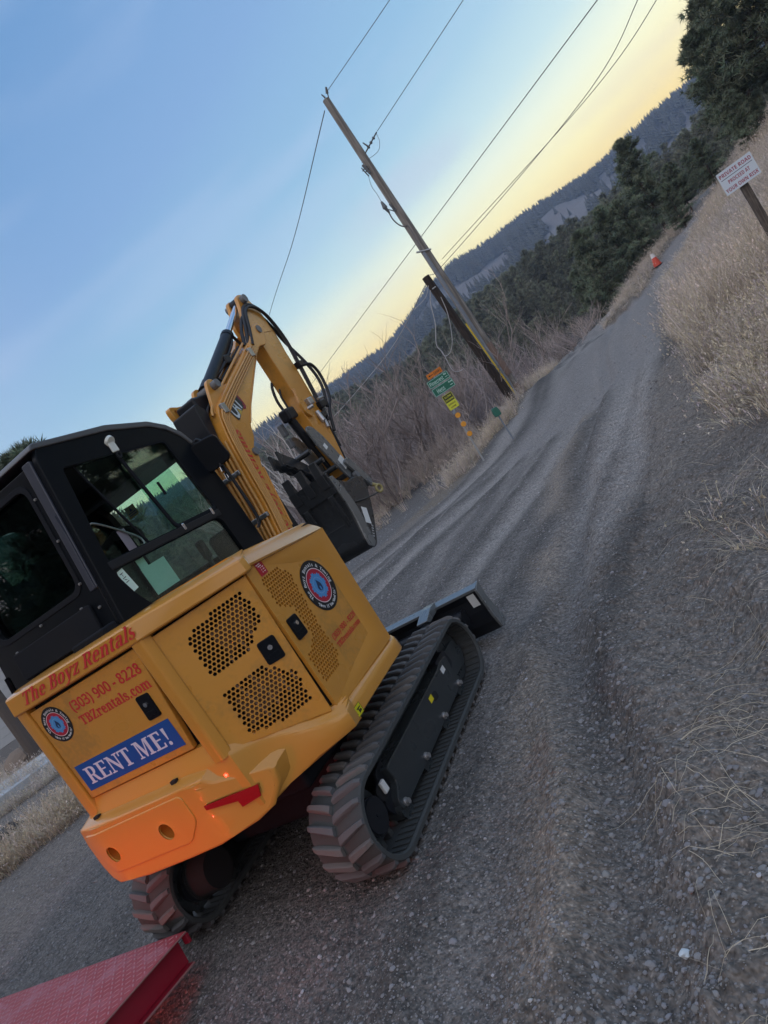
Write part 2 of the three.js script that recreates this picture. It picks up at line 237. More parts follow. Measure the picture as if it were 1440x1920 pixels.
function groundColor(x, z, r, th) {
  const Z = zones(x, z), n1 = fbm(x * 0.6, z * 0.6, 4, 61), n2 = fbm(x * 3.1, z * 3.1, 3, 63);
  let c = [0.52, 0.46, 0.40];                                                     // loose brown-grey earth
  const mixc = (t, k) => { for (let i = 0; i < 3; i++) c[i] = lerp(c[i], t[i], clamp(k)); };
  mixc([0.38, 0.335, 0.295], sst(0.45, 0.7, n1) * 0.8);
  mixc([0.54, 0.47, 0.40], sst(0.52, 0.75, n2) * 0.5);
  if (r < 75) {
    const l = Z.l + (fbm(Z.at * 0.35, 2, 3, 41) - 0.5) * 0.5, st = fbm(l * 2.6, Z.at * 0.16, 4, 71);
    const grav = [0.35, 0.325, 0.305], pack = [0.78, 0.73, 0.68], tan = [0.66, 0.56, 0.46];
    const hf = 0.55 + 0.9 * noise(x * 8, z * 8, 73);
    if (Z.road > 0) { mixc(grav, Z.road); mixc(pack, 0.75 * hf * Z.road * sst(lerp(0.44, 0.30, sst(6, 16, r)), lerp(0.68, 0.5, sst(6, 16, r)), st) * lerp(0.4, 1.0, sst(5, 14, r))); mixc([0.23, 0.212, 0.20], Z.road * sst(0.56, 0.74, fbm(l * 2.2 + 9, Z.at * 0.2, 3, 74)) * 0.7); }
    if (r < 30 && Z.road + Z.spur > 0.05) { const [d, ki] = tyre(x, z), w = 0.15 + r * 0.006, e = Math.abs(d), wob = 0.55 + 0.7 * fbm(x * 1.9, z * 1.9, 3, 76); mixc([0.78, 0.73, 0.68], 1.0 * wob * Math.exp(-((e / w) ** 2)) * sst(3, 8, r)); mixc([0.22, 0.205, 0.19], 0.85 * wob * Math.exp(-(((e - 1.9 * w) / (0.7 * w)) ** 2))); }
    mixc([0.24, 0.22, 0.2], 0.75 * Math.exp(-(((x - 7.1) / 0.8) ** 2) - (((z + 19.9) / 1.5) ** 2)));
    if (r < 16) mixc(tan, Math.exp(-(((l - 0.98 - 0.25 * (n1 - 0.5)) / 0.17) ** 2)) * 0.95 * sst(0.25, 0.5, fbm(Z.at * 0.9, l * 2, 3, 78)));
    mixc([0.66, 0.62, 0.59], Z.spur * 0.9); mixc([0.33, 0.32, 0.31], Z.side * 0.9);
    mixc([0.40, 0.33, 0.24], grassCover(x, z) * 0.85);
    if (z < -14 && x < 2 + -(z + 14) * 0.3 && Z.side < 0.4 && Z.road < 0.3) mixc([0.48, 0.40, 0.29], 0.7);
  } 
  if (r > 60) {
    const k = sst(60, 90, r), patch = fbm(x * 0.02 + 4, z * 0.02, 4, 81);
    let f = [0.15, 0.14, 0.11];
    const hill = sst(330, 420, r), pale = sst(0.46, 0.6, fbm(th * 0.55 + 40, r * 0.012, 4, 85)) * hill * (1 - sst(560, 760, r + 140 * (patch - 0.5)));
    for (let i = 0; i < 3; i++) { f[i] = lerp(f[i], [0.075, 0.085, 0.08][i], hill); f[i] = lerp(f[i], [0.45, 0.43, 0.42][i], Math.max(pale, 0.9 * sst(0.6, 0.68, patch) * sst(90, 130, r) * (1 - hill) * (1 - sst(18, 24, th)))); }
    mixc(f, k);
  }
  return c;
}
{
  const azs = []; for (let a = -180; a < 180;) { azs.push(a); const d = Math.abs(a); a += d < 46 ? 0.2 : d < 60 ? 0.8 : 3; }
  const rs = [0.02]; for (let r = 0.5; r < 1010;) { rs.push(r); r += r < 1.3 ? 0.1 : r < 12 ? Math.max(0.018, r * 0.0068) : r < 60 ? r * 0.011 : r < 1000 ? r * 0.024 : r * 0.2; }
  const nA = azs.length, nR = rs.length, pos = new Float32Array(nA * nR * 3), col = new Float32Array(nA * nR * 3), uv = new Float32Array(nA * nR * 2), idx = [];
  for (let j = 0; j < nR; j++) for (let i = 0; i < nA; i++) {
    const a = azs[i] * Math.PI / 180, r = rs[j], x = Math.sin(a) * r, z = -Math.cos(a) * r, o = j * nA + i, fine = Math.abs(azs[i]) < 60;
    pos[o * 3] = x; pos[o * 3 + 1] = fine ? surf(x, z) : groundH(x, z); pos[o * 3 + 2] = z; uv[o * 2] = x; uv[o * 2 + 1] = -z;
    const c = fine || r < 75 ? groundColor(x, z, r, azs[i]) : groundColor(x, z, r, azs[i]); col.set(c, o * 3);
    if (j) { const i1 = (i + 1) % nA, p = (j - 1) * nA + i, q = (j - 1) * nA + i1, s = j * nA + i, t = j * nA + i1; idx.push(p, q, s, q, t, s); }
  }
  const g = new THREE.BufferGeometry(); g.setAttribute('position', new THREE.BufferAttribute(pos, 3)); g.setAttribute('color', new THREE.BufferAttribute(col, 3)); g.setAttribute('uv', new THREE.BufferAttribute(uv, 2)); g.setIndex(idx); g.computeVertexNormals();
  tag(mesh('ground', g, matGround, scene), 'dirt and gravel ground with the rutted road, valley and wooded hills', 'ground', null, 'structure');
}
// ------------------------------------------------------------------ excavator (x right, y up, -z ahead of the machine)
const MX = -1.062, MZ = -3.994, MRY = -0.45902;
const texFine = dataTex(256, (u, v) => 0.5 * noise(u * 64, v * 64, 11, 64, 64) + 0.5 * noise(u * 128, v * 128, 12, 128, 128));
const texWear = dataTex(256, (u, v) => { const a = noise(u * 6, v * 6, 13, 6, 6) * 0.6 + noise(u * 24, v * 24, 14, 24, 24) * 0.4; return 0.35 + 0.5 * a; });
const texPaint = dataTex(256, (u, v) => { const a = noise(u * 4, v * 4, 15, 4, 4) * 0.5 + noise(u * 18, v * 18, 16, 18, 18) * 0.3 + noise(u * 90, v * 90, 17, 90, 90) * 0.2, d = sst(0.5, 0.8, a); return [lerp(1, 0.90, d), lerp(1, 0.93, d), lerp(0.97, 1.0, d)]; }, true);
const M = {
  yellow: phy(0.64, 0.29, 0.045, 0.55, { clearcoat: 0.5, clearcoatRoughness: 0.14, map: texPaint, roughnessMap: texWear }),
  cast: phy(0.61, 0.285, 0.042, 0.42, { clearcoat: 0.5, clearcoatRoughness: 0.06, bumpMap: texFine, bumpScale: 0.0004 }),
  black: phy(0.014, 0.016, 0.02, 0.4, { specularIntensity: 0.6 }),
  gloss: phy(0.008, 0.010, 0.013, 0.3, { specularIntensity: 0.22 }),
  matte: phy(0.012, 0.014, 0.018, 0.8, { specularIntensity: 0.3 }), grey: std(0.16, 0.17, 0.18, 0.5), roofgrey: std(0.10, 0.105, 0.11, 0.45), dark: std(0.012, 0.012, 0.013, 0.9),
  frame: std(0.035, 0.042, 0.045, 0.5, { roughnessMap: texWear }), rubber: std(0.055, 0.06, 0.06, 0.82, { bumpMap: texFine, bumpScale: 0.0015 }), lug: std(0.11, 0.112, 0.115, 0.88, { bumpMap: texFine, bumpScale: 0.003 }),
  steel: std(0.42, 0.43, 0.44, 0.35, { metalness: 0.9 }), chrome: std(0.75, 0.76, 0.78, 0.14, { metalness: 1 }), bolt: std(0.5, 0.5, 0.5, 0.4, { metalness: 0.8 }), hose: std(0.02, 0.02, 0.022, 0.55),
  pipe: phy(0.58, 0.29, 0.06, 0.38, { clearcoat: 0.4 }), white: std(0.78, 0.8, 0.78, 0.5), paper: std(0.72, 0.85, 0.8, 0.6), ylab: std(0.85, 0.7, 0.02, 0.5), seat: std(0.035, 0.036, 0.038, 0.8), bucket: std(0.03, 0.034, 0.038, 0.46, { roughnessMap: texWear }), wornsteel: std(0.20, 0.215, 0.22, 0.42, { metalness: 0.4, roughnessMap: texWear }), mesh: std(0.18, 0.13, 0.10, 0.8),
  smoked: new THREE.MeshPhysicalMaterial({ color: new THREE.Color().setRGB(0.30, 0.38, 0.36), transmission: 1, thickness: 0, roughness: 0.02, ior: 1.5 }),
  glass: new THREE.MeshPhysicalMaterial({ color: new THREE.Color().setRGB(0.74, 0.88, 0.83), transmission: 1, thickness: 0, roughness: 0.02, ior: 1.5 }), redfill: std(0.32, 0.008, 0.012, 0.25), lens: phy(0.7, 0.75, 0.72, 0.1, { clearcoat: 1 }),
};
const ex = thing('mini_excavator', 'yellow and black mini excavator standing on the dirt road, tail towards the camera', 'excavator', [MX, 0, MZ], MRY);

// ---- undercarriage: two rubber tracks, each lug a piece of its own
const TZ = 0.725, TY = 0.231, TR = 0.206;                     // half wheelbase, axle height, outer belt radius
function loopAt(s, R) {                                         // point and normal on the belt loop: z, y, nz, ny
  const a = 2 * TZ, c = Math.PI * R, L = 2 * a + 2 * c; s = ((s % L) + L) % L;
  if (s < a) return [-TZ + s, TY + R, 0, 1, L];
  s -= a; if (s < c) { const t = s / R; return [TZ + Math.sin(t) * R, TY + Math.cos(t) * R, Math.sin(t), Math.cos(t), L]; }
  s -= c; if (s < a) return [TZ - s, TY - R, 0, -1, L];
  s -= a; const t = s / R; return [-TZ - Math.sin(t) * R, TY - Math.cos(t) * R, -Math.sin(t), -Math.cos(t), L];
}
const LP = loopAt(0, TR)[4], NLUG = 50, PITCH = LP / NLUG;
function lugGeo(side) {                                         // a curved, slanted tread bar; length along z, height y, width x (0..0.148)
  const sec = []; const W = 0.142, N = 6;
  for (let i = 0; i <= N; i++) {
    const t = i / N, x = side * (0.006 + t * W), sh = side * 0 + 0.026 * (1 - t) * (1 - t) - 0.02 * t * t + 0.012, hw = lerp(0.021, 0.013, t * t), h = i === 0 ? 0.017 : i === N ? 0.012 : 0.025, tw = 0.62;
    sec.push([[x, -0.003, -hw + sh], [x, h * 0.75, -hw * 0.86 + sh], [x, h, -hw * tw + sh], [x, h, hw * tw + sh], [x, h * 0.75, hw * 0.86 + sh], [x, -0.003, hw + sh]]);
  }
  const rings = side > 0 ? sec : sec; const g = loft(rings, { closed: true, cap0: true, cap1: true, crease: 0.5 });
  if (side < 0) { const p = g.attributes.position; for (let i = 0; i < p.count; i += 3) { for (const k of [0, 1, 2]) { const a = p.array[(i + 1) * 3 + k]; p.array[(i + 1) * 3 + k] = p.array[(i + 2) * 3 + k]; p.array[(i + 2) * 3 + k] = a; const q = g.attributes.normal.array, b = q[(i + 1) * 3 + k]; q[(i + 1) * 3 + k] = q[(i + 2) * 3 + k]; q[(i + 2) * 3 + k] = b; } } for (let i = 0; i < p.count * 3; i++) g.attributes.normal.array[i] *= -1; }
  return g;
}
const lugM = [M.lug, std(0.135, 0.128, 0.122, 0.9, { bumpMap: texFine, bumpScale: 0.003 }), std(0.088, 0.088, 0.09, 0.86, { bumpMap: texFine, bumpScale: 0.003 })];
const lugR = lugGeo(1), lugL = lugGeo(-1);
const guideGeo = box(-0.022, 0.022, 0, 0.05, -0.016, 0.016, 0.006, 1);
function buildTrack(xc, outer) {
  const tr = new THREE.Group(); tr.name = 'track'; ex.add(tr); tr.position.x = xc;
  const w = 0.15, N = 200, ring = (x, R) => Array.from({ length: N }, (_, i) => { const s = i / N * LP, p = loopAt(s, TR), sag = 0; return [x, p[1] + p[3] * (R - TR) - sag, p[0] + p[2] * (R - TR)]; });
  const T = 0.03, rings = [ring(-w + 0.03, TR - T), ring(-w, TR - T + 0.004), ring(-w, TR - 0.006), ring(-w + 0.006, TR - 0.001), ring(-0.01, TR), ring(0.01, TR), ring(w - 0.006, TR - 0.001), ring(w, TR - 0.006), ring(w, TR - T + 0.004), ring(w - 0.012, TR - T - 0.003), ring(w - 0.022, TR - T + 0.002), ring(w - 0.06, TR - T + 0.002), ring(-w + 0.03, TR - T)];
  mesh('rubber_belt', loft(rings.reverse(), { closed: true, crease: 0.7 }), M.rubber, tr);
  const ribs = []; for (let i = 0; i < NLUG * 2; i++) { const p = loopAt(i * PITCH / 2, TR - T), g = box(-0.048, 0.048, 0, 0.005, -0.010, 0.010, 0.002, 1); g.translate(w - 0.07, 0, 0); g.applyMatrix4(new THREE.Matrix4().makeBasis(new THREE.Vector3(1, 0, 0), new THREE.Vector3(0, -p[3], -p[2]), new THREE.Vector3(0, p[2], -p[3])).setPosition(0, p[1], p[0])); ribs.push(g); }
  const rb = mesh('inner_ribs', ribs, M.rubber, tr); rb.userData.kind = 'stuff';
  for (let i = 0; i < NLUG; i++) for (const sd of [1, -1]) {
    const p = loopAt((i + (sd > 0 ? 0 : 0.5)) * PITCH, TR), m = mesh('track_lug', sd > 0 ? lugR : lugL, lugM[Math.floor(hash2(i, sd, 3) * 3)], tr);
    m.matrixAutoUpdate = true; m.setRotationFromMatrix(new THREE.Matrix4().makeBasis(new THREE.Vector3(1, 0, 0), new THREE.Vector3(0, p[3], p[2]), new THREE.Vector3(0, -p[2], p[3]))); m.position.set(0, p[1] - p[3] * 0.001, p[0] - p[2] * 0.001);
  }
  for (let i = 0; i < NLUG; i++) { const p = loopAt(i * PITCH, TR - T), m = mesh('guide_lug', guideGeo, M.rubber, tr); m.setRotationFromMatrix(new THREE.Matrix4().makeBasis(new THREE.Vector3(1, 0, 0), new THREE.Vector3(0, -p[3], -p[2]), new THREE.Vector3(0, p[2], -p[3]))); m.position.set(-0.02, p[1], p[0]); }
  return tr;
}
buildTrack(0.625); buildTrack(-0.625);
for (const sd of [1, -1]) {
  const X = (x) => sd * x, xa = Math.min(X(0.53), X(0.70)), xb = Math.max(X(0.53), X(0.70)), f = new THREE.Group(); f.name = 'track_frame'; ex.add(f);
  const out = sd > 0 ? [0.50, 0.70] : [-0.70, -0.50];
  mesh('side_beam', extX([[0.49, 0.303], [0.475, 0.222], [0.545, 0.165], [0.555, 0.11], [0.50, 0.098], [-0.49, 0.098], [-0.60, 0.105], [-0.585, 0.225], [-0.60, 0.296], [-0.50, 0.312], [-0.42, 0.298]], out[0], out[1], { r: 0.02, bevel: 0.006 }), M.frame, f);
  mesh('upper_shelf', box(sd > 0 ? 0.50 : -0.62, sd > 0 ? 0.62 : -0.50, 0.30, 0.345, -0.55, 0.5, 0.01), M.frame, f);
  mesh('final_drive', [cyl([X(0.52), TY, 0.73], [X(0.695), TY, 0.73], 0.092, 0.088, 40), cyl([X(0.695), TY, 0.73], [X(0.702), TY, 0.73], 0.082, 0.078, 40), cyl([X(0.702), TY, 0.73], [X(0.706), TY, 0.73], 0.008, 0.008, 10)], M.black, f);
  mesh('sprocket', [cyl([X(0.55), TY, 0.725], [X(0.63), TY, 0.725], 0.135, 0.135, 28)], M.frame, f);
  mesh('idler', [cyl([X(0.54), TY, -0.73], [X(0.66), TY, -0.73], 0.155, 0.155, 32), extX([[-0.55, 0.30], [-0.55, 0.15], [-0.80, 0.13], [-0.86, 0.2], [-0.80, 0.30]], Math.min(X(0.66), X(0.685)), Math.max(X(0.66), X(0.685)), { r: 0.03, bevel: 0.004 })], M.frame, f);
  for (const z of [0.51, 0.165, -0.2, -0.545]) { mesh('bottom_roller', cyl([X(0.5), 0.10, z], [X(0.69), 0.10, z], 0.055, 0.055, 20), M.frame, f); mesh('roller_bolt', [cyl([X(0.70), 0.122, z], [X(0.722), 0.122, z], 0.016, 0.014, 8), cyl([X(0.70), 0.122, z], [X(0.706), 0.122, z], 0.021, 0.021, 14)], M.bolt, f); }
  if (sd > 0) {
    mesh('beam_slot', extX([[-0.20, 0.262], [-0.20, 0.215], [-0.27, 0.205], [-0.275, 0.25]], 0.699, 0.7015, { r: 0.02 }), M.dark, f);
    mesh('tie_down_hole', extX([[0.52, 0.29], [0.52, 0.21], [0.60, 0.2], [0.62, 0.27]], 0.66, 0.668, { r: 0.03 }), M.dark, f);
    mesh('label', sheet([0.7018, 0.248, -0.185], [0, 0, -1], [0, 1, 0], 0.05, 0.034), M.ylab, f, 'small yellow label on the track frame');
    mesh('label', sheet([0.7018, 0.265, -0.475], [0, 0, -1], [0, 1, 0], 0.055, 0.035), M.white, f, 'small white label at the front of the track frame');
    mesh('reflector', box(0.672, 0.69, 0.225, 0.285, 0.535, 0.575, 0.006), M.white, f);
    mesh('beam_end_plate', extX([[0.44, 0.33], [0.53, 0.315], [0.56, 0.24], [0.60, 0.16], [0.56, 0.10], [0.44, 0.10]], 0.64, 0.66, { r: 0.02, bevel: 0.003 }), M.black, f);
    mesh('front_hook', extX([[-0.44, 0.33], [-0.62, 0.33], [-0.64, 0.23], [-0.58, 0.2], [-0.60, 0.12], [-0.52, 0.1], [-0.48, 0.25]], 0.64, 0.698, { r: 0.03, bevel: 0.004 }), M.black, f);
  }
}
for (const k of [1, -1]) { mesh('drive_motor', cyl([k * 0.38, TY, 0.68], [k * 0.52, TY, 0.68], 0.10, 0.12, 28), M.dark, ex); mesh('light_block_plate', extX([[0.80, 0.34], [0.80, 0.12], [-0.85, 0.12], [-0.85, 0.34]], k > 0 ? 0.50 : -0.515, k > 0 ? 0.515 : -0.50, { r: 0.1 }), M.dark, ex); }  // dark inner plates added to block light inside the hollow tracks
mesh('centre_frame', [box(-0.5, 0.5, 0.17, 0.42, -0.42, 0.42, 0.03), cyl([0, 0.42, 0], [0, 0.56, 0], 0.36, 0.36, 48), box(-0.45, 0.45, 0.44, 0.60, -0.6, 0.7, 0.03)], M.matte, ex);

// ---- blade
{
  const b = new THREE.Group(); b.name = 'dozer_blade'; ex.add(b);
  const prof = [[-1.385, 0.352], [-1.40, 0.30], [-1.385, 0.2], [-1.395, 0.1], [-1.44, 0.012], [-1.455, 0.012], [-1.42, 0.1], [-1.41, 0.2], [-1.425, 0.3], [-1.455, 0.36], [-1.44, 0.368]];
  mesh('blade_plate', extX(prof, -0.77, 0.77, { bevel: 0.002 }), M.black, b);
  mesh('top_edge', extX([[-1.365, 0.352], [-1.365, 0.372], [-1.45, 0.385], [-1.45, 0.368]], -0.772, 0.772, { r: 0.004, bevel: 0.002 }), M.wornsteel, b, 'bare steel top edge of the blade');
  for (const x of [-0.775, 0.757]) mesh('end_plate', extX([[-1.36, 0.36], [-1.47, 0.39], [-1.46, 0.27], [-1.54, 0.02], [-1.41, 0.02], [-1.375, 0.14]], x, x + 0.018, { r: 0.012, bevel: 0.003 }), M.wornsteel, b);
  mesh('back_tube', [cyl([-0.75, 0.22, -1.34], [0.60, 0.22, -1.34], 0.06, 0.06, 20), extX([[-1.40, 0.34], [-1.33, 0.31], [-1.28, 0.2], [-1.36, 0.06], [-1.40, 0.06]], 0.30, 0.325, { r: 0.02 }), extX([[-1.40, 0.34], [-1.33, 0.31], [-1.28, 0.2], [-1.36, 0.06], [-1.40, 0.06]], -0.325, -0.30, { r: 0.02 })], M.black, b);
  for (const x of [-0.36, 0.27]) mesh('blade_arm', extX([[-1.38, 0.30], [-1.38, 0.14], [-0.3, 0.22], [-0.3, 0.34]], x, x + 0.09, { r: 0.03, bevel: 0.006 }), M.black, b);
  mesh('blade_ram', [cyl([0, 0.42, -0.5], [0, 0.33, -1.1], 0.05, 0.05, 18), cyl([0, 0.33, -1.1], [0, 0.29, -1.38], 0.026, 0.026, 14)], M.black, b);
  mesh('label', sheet([0.70, 0.29, -1.383], [1, 0, 0], [0, 1, 0.1], 0.06, 0.1), M.white, b, 'white label on the back of the blade');
  mesh('latch_plate', extX([[-1.33, 0.405], [-1.42, 0.40], [-1.40, 0.345], [-1.2, 0.34], [-1.16, 0.37]], 0.33, 0.42, { r: 0.02, bevel: 0.003 }), M.wornsteel, b, 'bare steel plate on the blade top');
}

// ---- house: rear door, engine door, right side panel, hood, skirt and counterweight
const PA = [0.40, 0.97], PB = [0.755, 0.58], PL = Math.hypot(PB[0] - PA[0], PB[1] - PA[1]), PD = [(PB[0] - PA[0]) / PL, 0, (PB[1] - PA[1]) / PL], PN = [-PD[2], 0, PD[0]];   // PN points outwards
const at2 = (s, y, off = 0) => [PA[0] + PD[0] * s + PN[0] * off, y, PA[1] + PD[2] * s + PN[2] * off];
const body = new THREE.Group(); body.name = 'body'; ex.add(body);
mesh('inner_shell', extY([[-0.47, 0.93], [0.385, 0.93], [0.715, 0.565], [0.715, -0.12], [-0.6, -0.12], [-0.74, 0.58]], 0.62, 1.44, { bevel: 0.004 }), M.dark, body);
// frames round the doors, proud of the recess
{
  const planRing = (pts, y) => pts.map(([x, z]) => [x, y(x), z]), post = (pts, y0, y1) => loft([planRing(pts, y1), planRing(pts, y0)], { closed: true, cap0: true, crease: 0.45 });
  const arc = (c, r, a0, a1, n) => Array.from({ length: n + 1 }, (_, i) => { const a = lerp(a0, a1, i / n); return [c[0] + Math.cos(a) * r, c[1] + Math.sin(a) * r]; });
  mesh('corner_post', post([[0.362, 0.93], ...arc([0.374, 0.978], 0.012, Math.PI, Math.PI / 2, 5), ...arc([0.408, 0.962], 0.028, Math.PI / 2, 0.74, 7), ...arc([0.432, 0.945], 0.010, 0.74, -0.85, 5), [0.41, 0.90]].reverse(), () => 0.845, () => 1.46), M.yellow, body);
  mesh('left_post', post([[-0.53, 0.90], ...arc([-0.495, 0.962], 0.022, Math.PI, Math.PI / 2, 7), ...arc([-0.450, 0.974], 0.010, Math.PI / 2, 0, 5), [-0.44, 0.93]].reverse(), () => 0.86, () => 1.46), M.yellow, body);
}
{
  const d = mesh('rear_door', plate([0, 0, 0.972], [1, 0, 0], [0, 1, 0], [[-0.431, 0.936], [0.300, 0.938], [0.357, 1.434], [-0.434, 1.427]], 0.03, { r: 0.006, bevel: 0.004 }), M.yellow, body);
  const l = mesh('latch', [plate([0, 0, 0.979], [1, 0, 0], [0, 1, 0], [[0.184, 1.132], [0.268, 1.134], [0.272, 1.248], [0.190, 1.251]], 0.012, { r: 0.014, bevel: 0.003 }), plate([0, 0, 0.9805], [1, 0, 0], [0, 1, 0], [[0.2, 1.15], [0.255, 1.15], [0.255, 1.172], [0.2, 1.172]], 0.004, { r: 0.006, bevel: 0.001 })], M.gloss, d);
  mesh('lock', cyl([0.228, 1.205, 0.975], [0.228, 1.205, 0.985], 0.012, 0.0105, 18), M.chrome, d);
}
const hexR = 0.0092, hexP = 0.0212;
function inPoly(P, x, y) { let c = false; for (let i = 0, j = P.length - 1; i < P.length; j = i++) if ((P[i][1] > y) !== (P[j][1] > y) && x < (P[j][0] - P[i][0]) * (y - P[i][1]) / (P[j][1] - P[i][1]) + P[i][0]) c = !c; return c; }
function hexHoles(P, pitch = hexP, R = hexR) {
  const out = [], xs = P.map((p) => p[0]), ys = P.map((p) => p[1]); let row = 0;
  for (let y = Math.min(...ys) - pitch; y < Math.max(...ys) + pitch; y += pitch * 0.866, row++) for (let x = Math.min(...xs) - pitch; x < Math.max(...xs) + pitch; x += pitch) {
    const X = x + (row % 2 ? pitch / 2 : 0); if (!inPoly(P, X, y)) continue;
    const h = new THREE.Path(); for (let k = 0; k < 6; k++) { const a = Math.PI / 6 + k * Math.PI / 3; k ? h.lineTo(X + Math.cos(a) * R, y + Math.sin(a) * R) : h.moveTo(X + Math.cos(a) * R, y + Math.sin(a) * R); } h.closePath(); h.isPath = true; out.push(h);
  }
  return out;
}
{
  const v1 = [[0.148, 1.335], [0.19, 1.358], [0.45, 1.392], [0.462, 1.232], [0.33, 1.136], [0.15, 1.136]], v2 = [[0.150, 1.066], [0.345, 1.06], [0.452, 0.95], [0.447, 0.80], [0.245, 0.82], [0.142, 0.855]];
  const d = mesh('engine_door', plate(at2(0, 0, 0.006), PD, [0, 1, 0], [[0.05, 1.427], [0.503, 1.418], [0.484, 0.712], [0.045, 0.858]], 0.014, { r: 0.006, holes: [...hexHoles(v1), ...hexHoles(v2)] }), M.yellow, body);
  mesh('door_edge', [plate(at2(0, 0, 0.004), PD, [0, 1, 0], [[0.046, 1.431], [0.507, 1.422], [0.488, 0.708], [0.041, 0.854]], 0.03, { r: 0.006, holes: [[[0.056, 1.42], [0.497, 1.411], [0.478, 0.722], [0.052, 0.866]]] })], M.yellow, d);
  mesh('screen', [plate(at2(0, 0, -0.012), PD, [0, 1, 0], [[0.12, 1.41], [0.47, 1.41], [0.47, 0.78], [0.12, 0.83]], 0.006)], M.matte, body);
  mesh('oil_cooler', [plate(at2(0, 0, -0.0105), PD, [0, 1, 0], [[0.24, 1.30], [0.43, 1.36], [0.43, 1.22], [0.27, 1.18]], 0.001), plate(at2(0, 0, -0.0105), PD, [0, 1, 0], [[0.18, 1.01], [0.40, 1.03], [0.40, 0.93], [0.18, 0.87]], 0.001), ...[0.2, 0.26, 0.33, 0.38].map((s, i) => cyl(at2(s, 1.12 + 0.05 * i, -0.009), at2(s + 0.06, 0.86 + 0.02 * i, -0.009), 0.008, 0.008, 8))], M.mesh, body);
  mesh('latch', [plate(at2(0, 0, 0.012), PD, [0, 1, 0], [[0.376, 1.150], [0.462, 1.145], [0.458, 1.032], [0.372, 1.040]], 0.012, { r: 0.014, bevel: 0.003 }), plate(at2(0, 0, 0.0135), PD, [0, 1, 0], [[0.39, 1.058], [0.445, 1.056], [0.445, 1.076], [0.39, 1.078]], 0.004, { r: 0.006, bevel: 0.001 })], M.gloss, d);
  mesh('lock', cyl(at2(0.418, 1.105, 0.008), at2(0.418, 1.105, 0.019), 0.013, 0.0115, 18), M.chrome, d);
}
{
  const v3 = [[0.055, 1.345], [0.075, 1.372], [0.19, 1.372], [0.28, 1.31], [0.262, 1.219], [0.245, 1.08], [0.235, 0.865], [0.17, 0.81], [0.025, 0.815], [0.03, 0.955], [0.155, 1.02], [0.145, 1.175], [0.055, 1.225]];
  const outl = [[0.004, 0.69], [0.002, 1.448], [0.716, 1.372], [0.672, 0.69]];
  const d = mesh('side_panel', plate([0.745, 0, 0.585], [0, 0, -1], [0, 1, 0], outl, 0.02, { r: 0.006, holes: hexHoles(v3, 0.0198, 0.0085) }), M.yellow, body);
  // raised rim that frames the pressed-in face on three sides
  const I = [[0.16, 1.40], [0.34, 1.33], [0.565, 1.262], [0.545, 0.80], [0.30, 0.765], [0.05, 0.72]], Oo = [[0.13, 1.436], [0.30, 1.418], [0.718, 1.374], [0.674, 0.688], [0.33, 0.688], [0.03, 0.688]];
  const P3 = (p, o) => [0.745 + o, p[1], 0.585 - p[0]], K = [0.05, 0.4, 1, 1, 0.5, 0.05], rings = [I.map((p) => P3(p, 0.0005)), ...[[0.3, 0.012], [0.5, 0.018], [0.7, 0.02], [1, 0.02]].map(([t, o]) => I.map((p, i) => P3([lerp(p[0], Oo[i][0], t), lerp(p[1], Oo[i][1], t)], 0.0006 + o * K[i]))), Oo.map((p) => P3(p, -0.02))];
  mesh('pressed_rim', loft(rings, { closed: false, crease: 1.0 }), M.yellow, d);
  mesh('screen', plate([0.7165, 0, 0.585], [0, 0, -1], [0, 1, 0], [[0.02, 1.40], [0.3, 1.40], [0.27, 0.79], [0.02, 0.79]], 0.003), M.dark, body);
  mesh('latch', [plate([0.755, 0, 0.585], [0, 0, -1], [0, 1, 0], [[0.040, 1.152], [0.122, 1.150], [0.125, 1.040], [0.040, 1.040]], 0.014, { r: 0.014, bevel: 0.003 }), plate([0.757, 0, 0.585], [0, 0, -1], [0, 1, 0], [[0.055, 1.058], [0.11, 1.058], [0.11, 1.077], [0.055, 1.077]], 0.004, { r: 0.006, bevel: 0.001 })], M.gloss, d);
  mesh('lock', cyl([0.75, 1.112, 0.503], [0.763, 1.112, 0.503], 0.012, 0.0105, 18), M.chrome, d);
}
// hood: ring-lofted caps with rolled edges
{
  const ring = (pts) => pts;
  const A = (o, y) => [[-0.49 - o * 0.4, y[0], 0.972 + o], [0.41 + o * 0.5, y[1], 0.972 + o], [0.425 + o * 0.9, y[1], 0.962 + o * 0.8], [0.755 + o * 0.9, y[2], 0.598 + o * 0.6], [0.757 + o * 0.8, y[2], 0.57], [0.70, y[2], 0.45], [-0.40, y[0], 0.45]];
  mesh('rear_hood', loft([A(-0.03, [1.44, 1.44, 1.425]), A(0.014, [1.447, 1.447, 1.430]), A(0.021, [1.450, 1.450, 1.433]), A(0.024, [1.456, 1.456, 1.439]), A(0.019, [1.532, 1.524, 1.488]), A(0.014, [1.539, 1.531, 1.497]), A(0.004, [1.543, 1.535, 1.503]), A(-0.05, [1.552, 1.545, 1.522])], { cap1: true, crease: 0.35 }), M.yellow, body);
  const B = (o, y, k = 0) => [[0.757 + o, y[0], 0.565], [0.757 + o, y[1], -0.11 - k], [0.745 + o, y[1], -0.135 - k], [0.20, y[1] + 0.01, -0.135 - k], [0.20, y[0] + 0.01, 0.565]];
  mesh('side_hood', loft([B(-0.02, [1.44, 1.365]), B(0.006, [1.447, 1.369]), B(0.010, [1.456, 1.376], 0.004), B(0.0, [1.472, 1.39], 0.003), B(-0.055, [1.524, 1.442]), B(-0.07, [1.530, 1.449])], { cap1: true, crease: 0.7 }), M.yellow, body);
}
